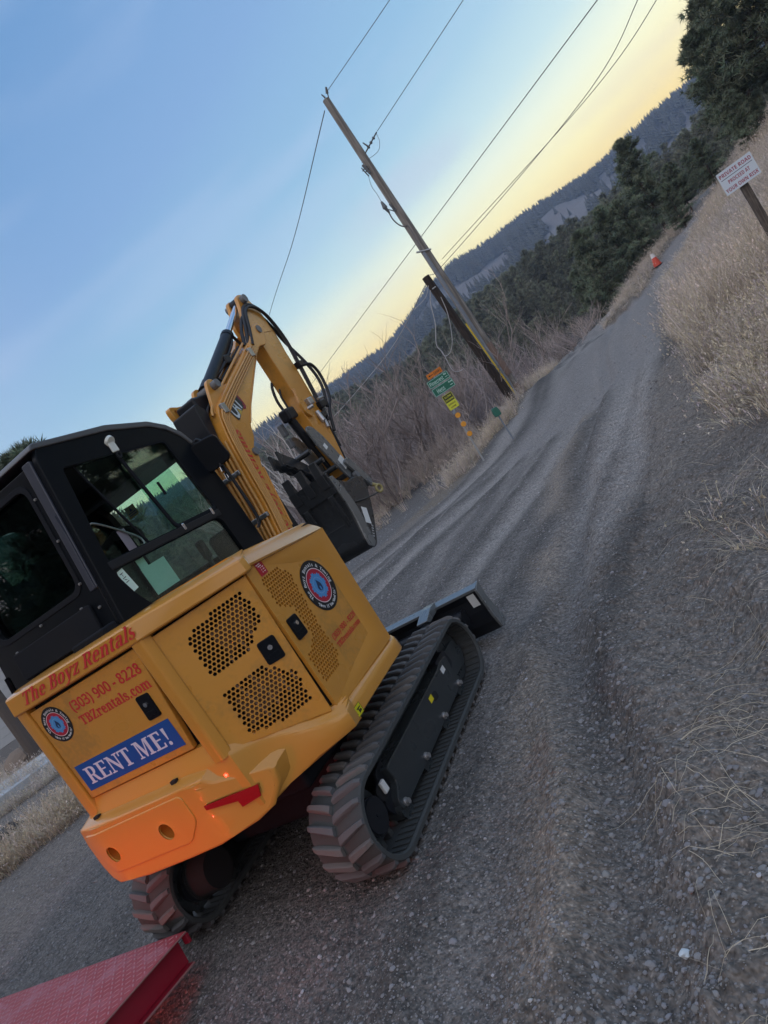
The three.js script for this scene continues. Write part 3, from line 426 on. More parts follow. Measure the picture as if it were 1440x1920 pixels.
{
  const prof = [[0.70, 0.592], [0.762, 0.592], [0.774, 0.602], [0.774, 0.64], [0.768, 0.668], [0.752, 0.686], [0.70, 0.69]], sec = (z, k) => prof.map(([x, y]) => [lerp(0.70, x, k), y, z]);
  mesh('side_skirt', loft([sec(0.60, 1), sec(-0.06, 1), sec(-0.11, 0.96), sec(-0.14, 0.8), sec(-0.155, 0.4)], { closed: true, cap0: true, cap1: true, crease: 0.8 }), M.yellow, body);
}
mesh('black_side', [extY([[-0.505, 0.955], [-0.46, 0.90], [-0.70, 0.55], [-0.70, -0.6], [-0.765, -0.6], [-0.765, 0.60]], 0.62, 1.46, { bevel: 0.006 }), tube([[-0.55, 1.62, 0.88], [-0.60, 1.50, 0.86], [-0.63, 1.35, 0.83], [-0.60, 1.2, 0.86]], 0.014)], M.gloss, body);
// counterweight: the cast wrap, then the bolted block
{
  const line = (s, y, off) => at2(s, y, off);
  const R = (o, yl, yr, k) => [[-0.60, yl, 0.88 + o * 0.5], [-0.51, yl, 0.962 + o * 0.6], [-0.2, yl, 0.968 + o * 0.6], [0.15, yl, 0.968 + o * 0.6], [0.36, yl, 0.968 + o * 0.5], ...[[0.03, 0.04, 0.45], [0.10, 0.2, 0.2], [0.17, 0.36, 0.05], [0.25, 0.52, 0.2], [0.33, 0.7, 0.6], [0.41, 0.86, 0.95], [0.48, 0.96, 1.1], [0.53, 1, 1.0]].map(([q, t, w]) => line(q, lerp(yl, yr, t), (o + k) * (o > 0 ? w : 1))), [0.772, yr, 0.52]];
  const rings = [R(-0.06, 0.935, 0.715, 0), R(-0.012, 0.930, 0.712, 0), R(-0.002, 0.915, 0.70, 0), R(0.030, 0.868, 0.684, 0.01), R(0.040, 0.856, 0.676, 0.012), R(0.046, 0.838, 0.662, 0.012), R(0.044, 0.70, 0.62, 0.012), R(0.036, 0.59, 0.598, 0.01), R(0.02, 0.568, 0.588, 0), R(-0.12, 0.57, 0.59, 0)];
  mesh('counterweight', loft(rings.reverse(), { closed: false, crease: 0.55 }), M.cast, body);
  // block: front face follows the tail's curve
  const zf = (x) => 1.058 - 0.62 * Math.max(0, x - 0.27) - 0.6 * Math.max(0, -x - 0.42) ** 1.5, P = [[-0.585, 0.832], [-0.53, 0.842], [-0.3, 0.836], [0, 0.834], [0.20, 0.834], [0.305, 0.828], [0.335, 0.79], [0.42, 0.748], [0.515, 0.706], [0.533, 0.688], [0.515, 0.62], [0.455, 0.553], [0.38, 0.538], [0.2, 0.532], [0, 0.524], [-0.3, 0.52], [-0.545, 0.522], [-0.60, 0.55], [-0.632, 0.62], [-0.622, 0.75]];
  const cx = -0.03, cy = 0.685, ringB = (k, dz) => P.map(([x, y]) => { const X = cx + (x - cx) * (1 - k * 0.9), Y = cy + (y - cy) * (1 - k * 2.2); return [X, Y, zf(X) + dz]; });
  const back = (dx, dy, dz) => P.map(([x, y]) => [x * 0.985 + (x > 0.3 ? dx : 0), y + (y > 0.68 ? dy : 0.012), zf(x) + dz]);
  const rings2 = [back(0.045, 0.026, -0.13), back(0.035, 0.022, -0.085), back(0.012, 0.008, -0.03), ringB(-0.004, -0.012), ringB(0.004, -0.004), ringB(0.018, 0.0), ringB(0.034, 0.001)];
  const blk = mesh('counterweight_block', loft(rings2.map((r) => r.slice().reverse()).reverse().reverse(), { crease: 0.5 }), M.cast, body);
  const holes = []; const circ = (x, y, rx, ry) => { const h = new THREE.Path(); h.absellipse(x, y, rx, ry, 0, Math.PI * 2, true); h.isPath = true; return h; };
  holes.push(circ(-0.027, 0.684, 0.051, 0.051), circ(-0.412, 0.682, 0.05, 0.051));
  const slot = [[0.265, 0.728], [0.462, 0.674], [0.448, 0.626], [0.375, 0.632], [0.373, 0.664], [0.265, 0.708]];
  holes.push(Object.assign(slot.map((p) => p.slice()), { r: 0.006 }));
  const bend = (geo, dz) => {                                                          // cut into small triangles and laid on the tail's curve
    const p = (geo.index ? geo.toNonIndexed() : geo).attributes.position.array, sub = [];
    const split = (a, b, c, d) => { const L = [[a, b], [b, c], [c, a]].map(([u, v]) => (u[0] - v[0]) ** 2), m = Math.max(...L); if (d === 0 || m < 0.0025) { sub.push(...a, ...b, ...c); return; } const T = [[a, b, c], [b, c, a], [c, a, b]][L.indexOf(m)], h = T[0].map((v, i) => (v + T[1][i]) / 2); split(T[0], h, T[2], d - 1); split(h, T[1], T[2], d - 1); };
    for (let i = 0; i < p.length; i += 9) split([p[i], p[i + 1], p[i + 2]], [p[i + 3], p[i + 4], p[i + 5]], [p[i + 6], p[i + 7], p[i + 8]], 9);
    for (let i = 0; i < sub.length; i += 3) sub[i + 2] += zf(sub[i]) + dz;
    const g = new THREE.BufferGeometry(); g.setAttribute('position', new THREE.Float32BufferAttribute(sub, 3)); return toCreasedNormals(g, 0.6);
  };
  mesh('block_face', bend(plate([0, 0, 0], [1, 0, 0], [0, 1, 0], roundPath(ringB(0.034, 0).map((p) => [p[0], p[1]]), 0.012), 0.03, { holes, seg: 10 }), 0.001), M.cast, blk);
  mesh('raised_pad', bend(plate([0, 0, 0], [1, 0, 0], [0, 1, 0], [[-0.555, 0.805], [0.17, 0.81], [0.17, 0.68], [0.07, 0.595], [-0.50, 0.588], [-0.56, 0.70]], 0.012, { r: 0.03, bevel: 0.005, bs: 3, holes: [circ(-0.027, 0.684, 0.046, 0.046), circ(-0.412, 0.682, 0.045, 0.046)], seg: 10 }), 0.007), M.cast, blk);
  // shallow raised border at left and bottom
  for (const [x, y] of [[-0.027, 0.684], [-0.412, 0.682]]) { mesh('bolt_pocket', [new THREE.CylinderGeometry(0.053, 0.049, 0.08, 30, 1, true).rotateX(Math.PI / 2).translate(x, y, zf(x) - 0.045), cyl([x, y, zf(x) - 0.09], [x, y, zf(x) - 0.08], 0.054, 0.054, 24)], M.cast, blk); mesh('bolt', [cyl([x + 0.004, y + 0.012, zf(x) - 0.08], [x + 0.004, y + 0.012, zf(x) - 0.05], 0.019, 0.018, 6), cyl([x + 0.004, y + 0.012, zf(x) - 0.08], [x + 0.004, y + 0.012, zf(x) - 0.072], 0.027, 0.027, 18)], M.white, blk); }
  mesh('red_slot_fill', extZ(slot.map(([x, y]) => [x, y]), 0.93, 0.935), M.redfill, blk, 'dark red fill set in the counterweight slot').position.z = 0.03;  // dark red sheet filling the slot
  const q = blk.children[blk.children.length - 1]; { const p = q.geometry.attributes.position; for (let i = 0; i < p.count; i++) p.setZ(i, p.getZ(i) - 0.935 + zf(p.getX(i)) - 0.014); }
  for (const [x, z] of [[-0.44, 1.0], [0.12, 1.0]]) mesh('plug_hole', extY([[x - 0.02, z - 0.012], [x + 0.02, z - 0.012], [x + 0.02, z + 0.012], [x - 0.02, z + 0.012]], 0.845, 0.8605, { r: 0.009 }), M.dark, blk);
}
// ---- prints on the body
const RED = '#cf2f35';
function fitText(x, txt, font, x0, x1, yBase, capH, { skew = 0, color = RED, px = 200, bold = 0 } = {}) { x.save(); x.font = font.replace('#', px); const w = x.measureText(txt).width; x.translate(x0, yBase); x.transform((x1 - x0) / w, 0, -skew, capH / (px * 0.72), 0, 0); x.fillStyle = color; x.fillText(txt, 0, 0); if (bold) { x.strokeStyle = color; x.lineWidth = bold; x.strokeText(txt, 0, 0); } x.restore(); }
const D = {
  header: canvasTex(1024, 128, (x, w, h) => fitText(x, 'The Boyz Rentals', 'bold #px serif', 30, w - 6, h - 34, 84, { skew: 0.34 })),
  phone: canvasTex(1024, 280, (x, w, h) => { fitText(x, '(303) 900 - 8228', '#px sans-serif', 8, w - 8, 112, 88, { bold: 8 }); fitText(x, 'TBZrentals.com', 'bold #px serif', 8, w - 14, 252, 84, { bold: 3 }); }),
  rent: canvasTex(1024, 224, (x, w, h) => { x.fillStyle = '#12509e'; x.fillRect(0, 0, w, h); fitText(x, 'RENT ME!', 'bold #px serif', 52, w - 70, h - 44, 138, { color: '#dcd7ea' }); }),
  boom: canvasTex(1024, 96, (x, w, h) => fitText(x, 'The Boyz Rentals', 'bold #px serif', 20, w - 6, h - 24, 62, { skew: 0.2, color: '#d23a30' })),
  logo: canvasTex(512, 512, (x, w) => {
    const c = w / 2; const disc = (r, f) => { x.beginPath(); x.arc(c, c, r, 0, 7); x.fillStyle = f; x.fill(); };
    disc(250, '#14181c'); disc(172, '#e8d9dc'); disc(164, '#b01f3a');
    x.beginPath(); for (let k = 0; k <= 48; k++) { const a = k / 48 * Math.PI * 2, r = 118 + (k % 2 ? 9 : -7) + 9 * Math.cos(a * 8); x.lineTo(c + Math.cos(a) * r, c + Math.sin(a) * r); } x.fillStyle = '#4e93cf'; x.fill();
    x.strokeStyle = '#8fb9de'; x.lineWidth = 3; x.beginPath(); for (let k = 0; k <= 40; k++) { const a = k / 40 * Math.PI * 2, r = 78 + (k % 2 ? 5 : -5); x.lineTo(c + Math.cos(a) * r, c + Math.sin(a) * r); } x.stroke();
    x.fillStyle = '#12355e'; x.beginPath(); x.moveTo(c - 6, c - 62); x.bezierCurveTo(c + 30, c - 24, c + 52, c - 4, c + 34, c + 42); x.bezierCurveTo(c + 20, c + 62, c - 30, c + 62, c - 38, c + 26); x.bezierCurveTo(c - 42, c + 2, c - 14, c - 12, c - 6, c - 62); x.fill();
    x.fillStyle = '#4e93cf'; x.beginPath(); x.ellipse(c + 2, c + 30, 11, 22, 0, 0, 7); x.fill();
    const ring = (t, r, a0, a1, font, flip) => { x.font = font; x.textAlign = 'center'; x.fillStyle = '#eef0f0'; [...t].forEach((ch, i) => { const a = lerp(a0, a1, t.length > 1 ? i / (t.length - 1) : 0); x.save(); x.translate(c + Math.cos(a) * r, c + Math.sin(a) * r); x.rotate(a + (flip ? -Math.PI / 2 : Math.PI / 2)); x.fillText(ch, 0, 0); x.restore(); }); };
    ring('The Boyz Rentals & Towing', 190, Math.PI * 0.93, Math.PI * 2.07, 'bold 46px serif', false);
    ring('“Here If You Need Us”', 224, Math.PI * 0.80, Math.PI * 0.20, 'bold 40px serif', true);
    ring('★', 206, Math.PI * 0.86, 0, '28px sans-serif', false); ring('★', 206, Math.PI * 0.14, 0, '28px sans-serif', false);
  }),
  cat: canvasTex(512, 400, (x) => {
    const P = (pts, f) => { x.beginPath(); pts.forEach((p, i) => (i ? x.lineTo(...p) : x.moveTo(...p))); x.closePath(); x.fillStyle = f; x.fill(); };
    P([[300, 70], [470, 40], [505, 60], [495, 250], [440, 372], [380, 392], [330, 350]], '#8d2238'); P([[300, 60], [455, 60], [470, 70], [440, 300], [330, 330]], '#2a2f38');
    P([[40, 40], [60, 20], [430, 20], [452, 45], [392, 335], [40, 335], [8, 315]], '#20272c');
    x.save(); x.transform(1, 0, -0.16, 1, 62, 0); x.fillStyle = '#d3dfe3'; x.font = 'bold 330px sans-serif'; const t = (s, a, b) => { const w = x.measureText(s).width; x.save(); x.translate(a, 322); x.scale((b - a) / w, 1.17); x.fillText(s, 0, 0); x.restore(); };
    t('C', 6, 128); t('A', 112, 262); t('T', 248, 372); x.restore(); P([[138, 335], [268, 335], [212, 218]], '#20272c'); P([[152, 333], [258, 333], [212, 240]], '#c9b04a');
  }),
  red: canvasTex(128, 128, (x) => { x.fillStyle = '#b3202f'; x.fillRect(0, 0, 128, 128); x.fillStyle = '#e8d8d8'; for (const [a, b, w] of [[14, 16, 70], [30, 34, 60], [54, 52, 12], [54, 74, 12], [54, 96, 12]]) x.fillRect(a, b, w, 9); x.fillRect(84, 52, 26, 8); x.fillRect(84, 74, 26, 8); x.fillRect(84, 96, 26, 8); }),
  warn: canvasTex(192, 128, (x, w, h) => { x.fillStyle = '#d8cf1c'; x.fillRect(0, 0, w, h); x.strokeStyle = '#1a1a12'; x.lineWidth = 5; x.strokeRect(4, 4, w - 8, h - 8); x.beginPath(); x.moveTo(48, 24); x.lineTo(82, 92); x.lineTo(14, 92); x.closePath(); x.stroke(); x.fillStyle = '#1a1a12'; x.fillRect(45, 46, 6, 26); x.fillRect(45, 78, 6, 7); x.fillRect(100, 40, 74, 14); x.fillRect(120, 56, 20, 46); x.beginPath(); x.arc(156, 84, 16, 0, 7); x.fill(); }),
  num: canvasTex(256, 64, (x) => { x.font = 'bold 52px sans-serif'; x.fillStyle = '#e6eaec'; x.fillText('5 3 7 2 2', 8, 50); }),
  plate: canvasTex(192, 128, (x, w, h) => { x.fillStyle = '#a8b4bc'; x.fillRect(0, 0, w, h); x.fillStyle = '#5c6a74'; for (let i = 0; i < 6; i++) x.fillRect(10, 14 + i * 18, 90 + (i % 3) * 25, 8); x.fillStyle = '#e8eef0'; x.fillRect(120, 60, 60, 50); }),
  note: canvasTex(128, 256, (x, w, h) => { x.fillStyle = '#cfeee4'; x.fillRect(0, 0, w, h); x.strokeStyle = '#20383a'; x.lineWidth = 7; x.save(); x.translate(30, 40); x.beginPath(); x.moveTo(0, 0); x.lineTo(60, 0); x.moveTo(30, 0); x.lineTo(30, 34); x.moveTo(0, 50); x.lineTo(60, 50); x.moveTo(10, 66); x.lineTo(44, 82); x.moveTo(0, 100); x.lineTo(60, 100); x.stroke(); x.restore(); }),
  yel: canvasTex(128, 96, (x, w, h) => { x.fillStyle = '#c8a018'; x.fillRect(0, 0, w, h); x.fillStyle = '#3a2a10'; x.beginPath(); x.moveTo(64, 10); x.lineTo(84, 44); x.lineTo(44, 44); x.fill(); x.fillRect(14, 54, 100, 8); x.fillRect(14, 70, 100, 8); }),
};
const DM = Object.fromEntries(Object.entries(D).map(([k, t]) => [k, decalMat(t)]));
const ZX = [1, 0, 0], YY = [0, 1, 0], FW = [0, 0, -1];
mesh('lettering', sheet([0.005, 1.492, 0.9965], ZX, [0, 1, -0.066], 0.86, 0.088), DM.header, body, 'red italic lettering along the hood edge');
mesh('lettering', sheet([0.072, 1.318, 0.9735], ZX, YY, 0.505, 0.150), DM.phone, body, 'red phone number and web address on the rear door');
mesh('banner', sheet([-0.062, 1.039, 0.9735], ZX, YY, 0.682, 0.137), DM.rent, body, 'blue banner with white lettering');
mesh('emblem', sheet([-0.318, 1.322, 0.9735], ZX, YY, 0.186, 0.186), DM.logo, body, 'small round emblem on the rear door');
mesh('emblem', sheet([0.7468, 1.160, 0.166], FW, YY, 0.276, 0.276), DM.logo, body, 'large round emblem on the side panel');
mesh('lettering', sheet([0.7468, 0.906, 0.180], FW, YY, 0.285, 0.088), DM.phone, body, 'red phone number and web address on the side panel');
mesh('label', sheet([0.7475, 1.404, 0.477], FW, YY, 0.062, 0.066), DM.red, body, 'red warning label');
mesh('label', sheet([0.7755, 0.6225, 0.525], FW, YY, 0.095, 0.052), DM.warn, body, 'yellow warning label on the skirt');
mesh('label', sheet([0.722, 1.424, -0.035], FW, [-0.73, 0.68, 0], 0.13, 0.062), DM.plate, body, 'printed plate on the hood edge');

// ---- cab
const cab = new THREE.Group(); cab.name = 'cab'; ex.add(cab);
{
  const CX = 0.15, LX = -0.78;
  const out = [[0.745, 0.72], [0.745, 1.52], [0.612, 2.385, 0.02], [0.585, 2.432], [0.11, 2.412], [-0.20, 2.362], [-0.32, 2.312], [-0.405, 2.245], [-0.47, 2.14], [-0.50, 1.9], [-0.508, 1.5], [-0.50, 0.72]];
  const hu = Object.assign([[0.515, 2.312], [-0.262, 2.270], [-0.312, 1.772], [0.618, 1.812]], { r: 0.03 }), hl = Object.assign([[0.632, 1.77], [-0.287, 1.735], [-0.30, 1.34], [0.42, 1.36], [0.585, 1.60]], { r: 0.06 });
  mesh('right_side_frame', extX(out, CX - 0.035, CX, { r: 0.012, bevel: 0.005, holes: [hu, hl] }), M.gloss, cab);
  mesh('rail', extX([[0.625, 1.812], [0.625, 1.77], [-0.30, 1.735], [-0.30, 1.772]], CX - 0.03, CX + 0.004, { r: 0.004, bevel: 0.002 }), M.black, cab);
  mesh('lower_pane', extX([[0.635, 1.78], [-0.295, 1.745], [-0.31, 1.33], [0.42, 1.35], [0.575, 1.55]], CX - 0.02, CX - 0.014, { r: 0.06 }), M.glass, cab);
  mesh('front_pane', extX([[0.16, 2.30], [-0.27, 2.275], [-0.315, 1.775], [0.10, 1.79]], CX - 0.012, CX - 0.007, { r: 0.02 }), M.glass, cab);
  mesh('pane_frame', extX([[0.150, 2.295], [-0.258, 2.268], [-0.308, 1.778], [0.082, 1.792]], CX - 0.014, CX - 0.002, { r: 0.03, holes: [Object.assign([[0.128, 2.279], [-0.246, 2.254], [-0.294, 1.795], [0.066, 1.808]], { r: 0.03 })] }), M.matte, cab);
  mesh('rear_pane', extX([[0.42, 2.30], [-0.16, 2.28], [-0.20, 1.785], [0.30, 1.80]], CX - 0.028, CX - 0.024, { r: 0.01 }), M.glass, cab);
  mesh('pane_edge', extX([[0.43, 2.30], [0.42, 2.30], [0.29, 1.80], [0.30, 1.80]], CX - 0.03, CX - 0.02), M.matte, cab);
  mesh('pane_handle', box(CX - 0.006, CX + 0.004, 1.98, 2.06, -0.005, 0.012, 0.004), M.matte, cab);
  // rear wall leans forward at the top
  const tilt = [0, 1, -0.151], RO = [0, 1.5, 0.748];
  const rw = (x, y) => [x, (y - 1.5) / 0.9888 * 1.0];
  mesh('rear_frame', plate(RO, ZX, tilt, [rw(LX, 1.46), rw(CX - 0.036, 1.46), rw(CX - 0.036, 2.385), rw(LX, 2.385)], 0.06, { r: 0.03, bevel: 0.006, holes: [Object.assign([rw(-0.68, 1.775), rw(0.005, 1.775), rw(-0.005, 2.325), rw(-0.68, 2.325)], { r: 0.07 })] }), M.gloss, cab);
  mesh('rear_pane', plate([RO[0], RO[1], RO[2] - 0.03], ZX, tilt, [rw(-0.69, 1.765), rw(0.012, 1.765), rw(0.012, 2.335), rw(-0.69, 2.335)], 0.006), M.smoked, cab);
  mesh('window_gasket', plate([RO[0], RO[1], RO[2] + 0.005], ZX, tilt, [rw(-0.70, 1.755), rw(0.025, 1.755), rw(0.015, 2.345), rw(-0.70, 2.345)], 0.012, { r: 0.08, bevel: 0.003, holes: [Object.assign([rw(-0.672, 1.783), rw(-0.003, 1.783), rw(-0.013, 2.317), rw(-0.672, 2.317)], { r: 0.065 })] }), M.matte, cab);
  mesh('rear_pillar', [plate([0, 1.5, 0.756], ZX, tilt, [rw(0.058, 1.74), rw(0.112, 1.74), rw(0.112, 2.40), rw(0.05, 2.40)], 0.02, { r: 0.01, bevel: 0.004 }), plate([0, 1.5, 0.762], ZX, tilt, [rw(0.092, 1.745), rw(0.104, 1.745), rw(0.104, 2.0), rw(0.096, 2.12)], 0.01, { bevel: 0.002 })], phy(0.03, 0.036, 0.055, 0.4, { clearcoat: 0.3 }), cab, 'blue-black metal strip on the rear pillar');
  for (const [x, y] of [[0.028, 2.24], [0.03, 2.02], [0.02, 1.80], [-0.35, 1.745], [-0.05, 1.70], [-0.6, 1.70], [-0.18, 1.62], [0.06, 1.66]]) mesh('screw', cyl([x, y, 0.748 - (y - 1.5) * 0.151], [x, y, 0.758 - (y - 1.5) * 0.151], 0.007, 0.006, 8), M.bolt, cab);
  mesh('rear_plate', [plate([0, 1.5, 0.772], ZX, tilt, [rw(-0.62, 1.56), rw(0.02, 1.56), rw(0.02, 1.70), rw(-0.62, 1.70)], 0.02, { r: 0.02, bevel: 0.006 }), box(-0.1, 0.14, 1.535, 1.575, 0.77, 0.86, 0.012)], M.matte, cab);
  // left side, front and roof
  const hl1 = Object.assign([[0.52, 2.31], [0.12, 2.31], [0.10, 1.6], [0.58, 1.6]], { r: 0.08 }), hl2 = Object.assign([[0.02, 2.30], [-0.30, 2.24], [-0.43, 2.06], [-0.44, 1.2], [0.0, 1.2]], { r: 0.08 });
  mesh('left_side_frame', extX(out, LX, LX + 0.04, { r: 0.012, bevel: 0.005, holes: [hl1, hl2] }), M.gloss, cab);
  mesh('left_pane', extX([[0.60, 2.33], [-0.30, 2.25], [-0.45, 2.08], [-0.46, 1.15], [0.60, 1.15]], LX + 0.016, LX + 0.022), M.smoked, cab);
  mesh('roof', [extX([[0.625, 2.425, 0.02], [0.60, 2.462, 0.02], [0.10, 2.446], [-0.21, 2.395], [-0.335, 2.342], [-0.42, 2.272], [-0.485, 2.16], [-0.462, 2.152], [-0.40, 2.245], [-0.32, 2.312], [-0.20, 2.362], [0.11, 2.412], [0.59, 2.432]], LX - 0.005, CX + 0.008, { r: 0.01, bevel: 0.006 })], M.roofgrey, cab);
  mesh('headliner', [box(LX + 0.04, CX - 0.04, 2.30, 2.40, -0.18, 0.56, 0.02), box(LX + 0.04, CX - 0.04, 2.20, 2.36, -0.33, -0.18, 0.02)], M.dark, cab);
  for (const [n, z0] of [['windscreen_post', LX + 0.04], ['windscreen_post', CX - 0.075]]) mesh(n, extX([[-0.40, 2.245], [-0.47, 2.14], [-0.50, 1.9], [-0.508, 1.5], [-0.50, 0.75], [-0.45, 0.75], [-0.455, 1.9], [-0.42, 2.12], [-0.36, 2.22]], z0, z0 + 0.04, { r: 0.01 }), M.gloss, cab);
  mesh('windscreen', loft([[[LX + 0.06, 2.23, -0.405], [CX - 0.06, 2.23, -0.405]], [[LX + 0.06, 2.13, -0.462], [CX - 0.06, 2.13, -0.462]], [[LX + 0.06, 1.9, -0.492], [CX - 0.06, 1.9, -0.492]], [[LX + 0.06, 1.0, -0.5], [CX - 0.06, 1.0, -0.5]]], { closed: false, crease: 1 }), M.glass, cab);
  mesh('windscreen_bar', box(LX + 0.05, CX - 0.05, 1.50, 1.54, -0.515, -0.47, 0.01), M.matte, cab);
  mesh('lower_cab', [extX([[0.72, 0.62], [0.74, 1.46], [0.55, 1.46], [0.45, 1.25], [-0.44, 1.2], [-0.46, 0.62]], LX - 0.002, LX + 0.05, { r: 0.03 }), box(LX + 0.05, CX, 0.62, 0.80, -0.48, 0.7, 0.02), box(LX, CX - 0.03, 0.7, 1.50, 0.60, 0.72, 0.02)], M.matte, cab);
  // inside: seat, consoles, levers, stickers, lamp
  const seat = new THREE.Group(); seat.name = 'operator_seat'; cab.add(seat);
  mesh('backrest', [plate([0, 1.1, 0.42], ZX, [0, 1, 0.18], [[-0.54, 0], [-0.08, 0], [-0.08, 0.62], [-0.16, 0.72], [-0.46, 0.72], [-0.54, 0.62]], 0.13, { r: 0.07, bevel: 0.03, bs: 4 })], M.seat, seat);
  mesh('headrest', box(-0.44, -0.18, 1.86, 2.04, 0.42, 0.52, 0.04, 4), M.seat, seat);
  mesh('cushion', box(-0.55, -0.07, 1.0, 1.16, -0.10, 0.42, 0.06, 4), M.seat, seat);
  mesh('armrest', [box(-0.03, 0.06, 1.36, 1.44, -0.05, 0.32, 0.03, 3), box(-0.66, -0.57, 1.36, 1.44, -0.05, 0.32, 0.03, 3)], M.seat, seat);
  mesh('console', [box(-0.03, 0.09, 0.9, 1.36, -0.15, 0.35, 0.04, 3), box(-0.68, -0.57, 0.9, 1.36, -0.15, 0.35, 0.04, 3), box(-0.10, 0.08, 1.30, 1.66, -0.44, -0.34, 0.04, 3)], M.seat, cab);
  for (const x of [0.03, -0.62]) mesh('control_lever', [tube([[x, 1.36, -0.10], [x, 1.5, -0.13], [x - 0.01, 1.58, -0.14]], 0.012, 10), box(x - 0.03, x + 0.02, 1.56, 1.68, -0.165, -0.12, 0.018, 3)], M.seat, cab);
  mesh('side_lever', [tube([[-0.5, 1.95, -0.05], [-0.38, 1.98, -0.10], [-0.28, 1.93, -0.12], [-0.27, 1.85, -0.10]], 0.022, 14), box(-0.42, -0.33, 1.94, 2.0, -0.12, -0.06, 0.015)], M.seat, cab);
  mesh('grab_wire', tube([[-0.05, 2.02, 0.42], [-0.02, 2.03, 0.38], [0.02, 1.86, 0.22], [0.02, 1.80, 0.24], [-0.02, 1.80, 0.34]], 0.006, 20), M.steel, cab);
  mesh('drink_card', sheet([0.0, 1.86, 0.28], FW, YY, 0.06, 0.16), std(0.42, 0.34, 0.42, 0.7), cab);
  mesh('cab_lamp', [cyl([CX + 0.001, 2.355, 0.14], [CX + 0.012, 2.345, 0.14], 0.034, 0.030, 18), box(CX, CX + 0.012, 2.29, 2.35, 0.115, 0.165, 0.006)], std(0.75, 0.8, 0.74, 0.25), cab); mesh('lamp_hook', new THREE.TorusGeometry(0.016, 0.004, 6, 14).rotateY(Math.PI / 2).translate(CX + 0.006, 2.272, 0.135), M.black, cab);
  mesh('label', sheet([CX - 0.023, 1.63, 0.36], FW, YY, 0.185, 0.150), M.paper, cab, 'white sheet behind the lower window');
  mesh('label', sheet([CX - 0.023, 1.73, 0.42], FW, YY, 0.06, 0.05), M.paper, cab, 'small white sheet behind the lower window');
  mesh('label', sheet([CX - 0.010, 1.695, 0.575], [0, 0.15, -1], [0, 1, 0.15], 0.052, 0.12), decalMat(D.note), cab, 'white tag with handwriting behind the lower window');
  mesh('label', sheet([-0.55, 2.08, -0.47], ZX, YY, 0.09, 0.075), decalMat(D.yel), cab, 'yellow warning sticker on the windscreen');
  mesh('window_latch', [box(CX, CX + 0.012, 1.755, 1.80, -0.245, -0.225, 0.005), box(CX, CX + 0.012, 1.76, 1.80, 0.03, 0.05, 0.005)], M.chrome, cab);
  const mir = new THREE.Group(); mir.name = 'mirror'; cab.add(mir);
  mesh('housing', plate([0.22, 2.07, -0.455], [0.75, 0, -0.35], [0, 1, 0.1], [[-0.085, -0.10], [0.085, -0.085], [0.085, 0.09], [-0.06, 0.105], [-0.09, 0.08]], 0.05, { r: 0.035, bevel: 0.01, bs: 3 }), M.gloss, mir);
  mesh('arm', tube([[0.15, 2.15, -0.44], [0.18, 2.19, -0.46], [0.21, 2.12, -0.48], [0.22, 1.98, -0.47]], 0.010, 14), M.black, mir);
  mesh('handrail', tube([[0.165, 1.55, -0.51], [0.19, 1.62, -0.53], [0.19, 1.95, -0.53], [0.165, 2.02, -0.51]], 0.011, 16), M.black, cab);
}
// ---- boom, stick, bucket, thumb, hoses
const boom = new THREE.Group(); boom.name = 'boom'; ex.add(boom);
const BR = 0.16, BL = -0.04, BC = 0.06;
mesh('boom_body', extX([[-0.60, 1.0], [-0.674, 1.459], [-0.721, 1.648], [-0.771, 2.017], [-0.811, 2.185, 0.06], [-0.88, 2.335, 0.06], [-1.23, 2.502], [-1.767, 2.742], [-1.86, 2.70], [-1.55, 2.489], [-1.254, 2.276], [-1.127, 2.166, 0.06], [-1.06, 2.06, 0.03], [-0.985, 2.0, 0.03], [-0.985, 1.93, 0.03], [-0.945, 1.88], [-0.843, 1.443], [-0.77, 1.0]], BL, BR, { r: 0.02, bevel: 0.006 }), M.yellow, boom);
mesh('weld_bead', poly([[BR + 0.001, 2.70, -1.855], [BR + 0.001, 2.489, -1.55], [BR + 0.001, 2.276, -1.254], [BR + 0.001, 2.166, -1.127]], 0.006), M.yellow, boom); mesh('weld_bead', poly([[BR + 0.001, 1.86, -0.945], [BR + 0.001, 1.443, -0.843]], 0.006), M.yellow, boom);
mesh('boom_head', [extX([[-1.70, 2.70], [-1.78, 2.755], [-1.907, 2.85, 0.03], [-2.04, 2.875, 0.05], [-2.06, 2.80, 0.04], [-1.955, 2.68, 0.03], [-1.85, 2.68], [-1.70, 2.60]], BR - 0.045, BR + 0.012, { r: 0.02, bevel: 0.006 }), extX([[-1.70, 2.70], [-1.78, 2.755], [-1.907, 2.85, 0.03], [-2.04, 2.875, 0.05], [-2.06, 2.80, 0.04], [-1.955, 2.68, 0.03], [-1.85, 2.68], [-1.70, 2.60]], BL - 0.012, BL + 0.045, { r: 0.02, bevel: 0.006 })], M.yellow, boom);
mesh('pin', cyl([BL - 0.02, 2.815, -1.985], [BR + 0.02, 2.815, -1.985], 0.032, 0.032, 20), M.grey, boom); mesh('pin', cyl([BL - 0.02, 1.975, -0.965], [BR + 0.015, 1.975, -0.965], 0.028, 0.028, 18), M.grey, boom); mesh('pin', cyl([BL - 0.06, 2.49, -1.03], [BR + 0.02, 2.49, -1.03], 0.03, 0.03, 18), M.grey, boom);
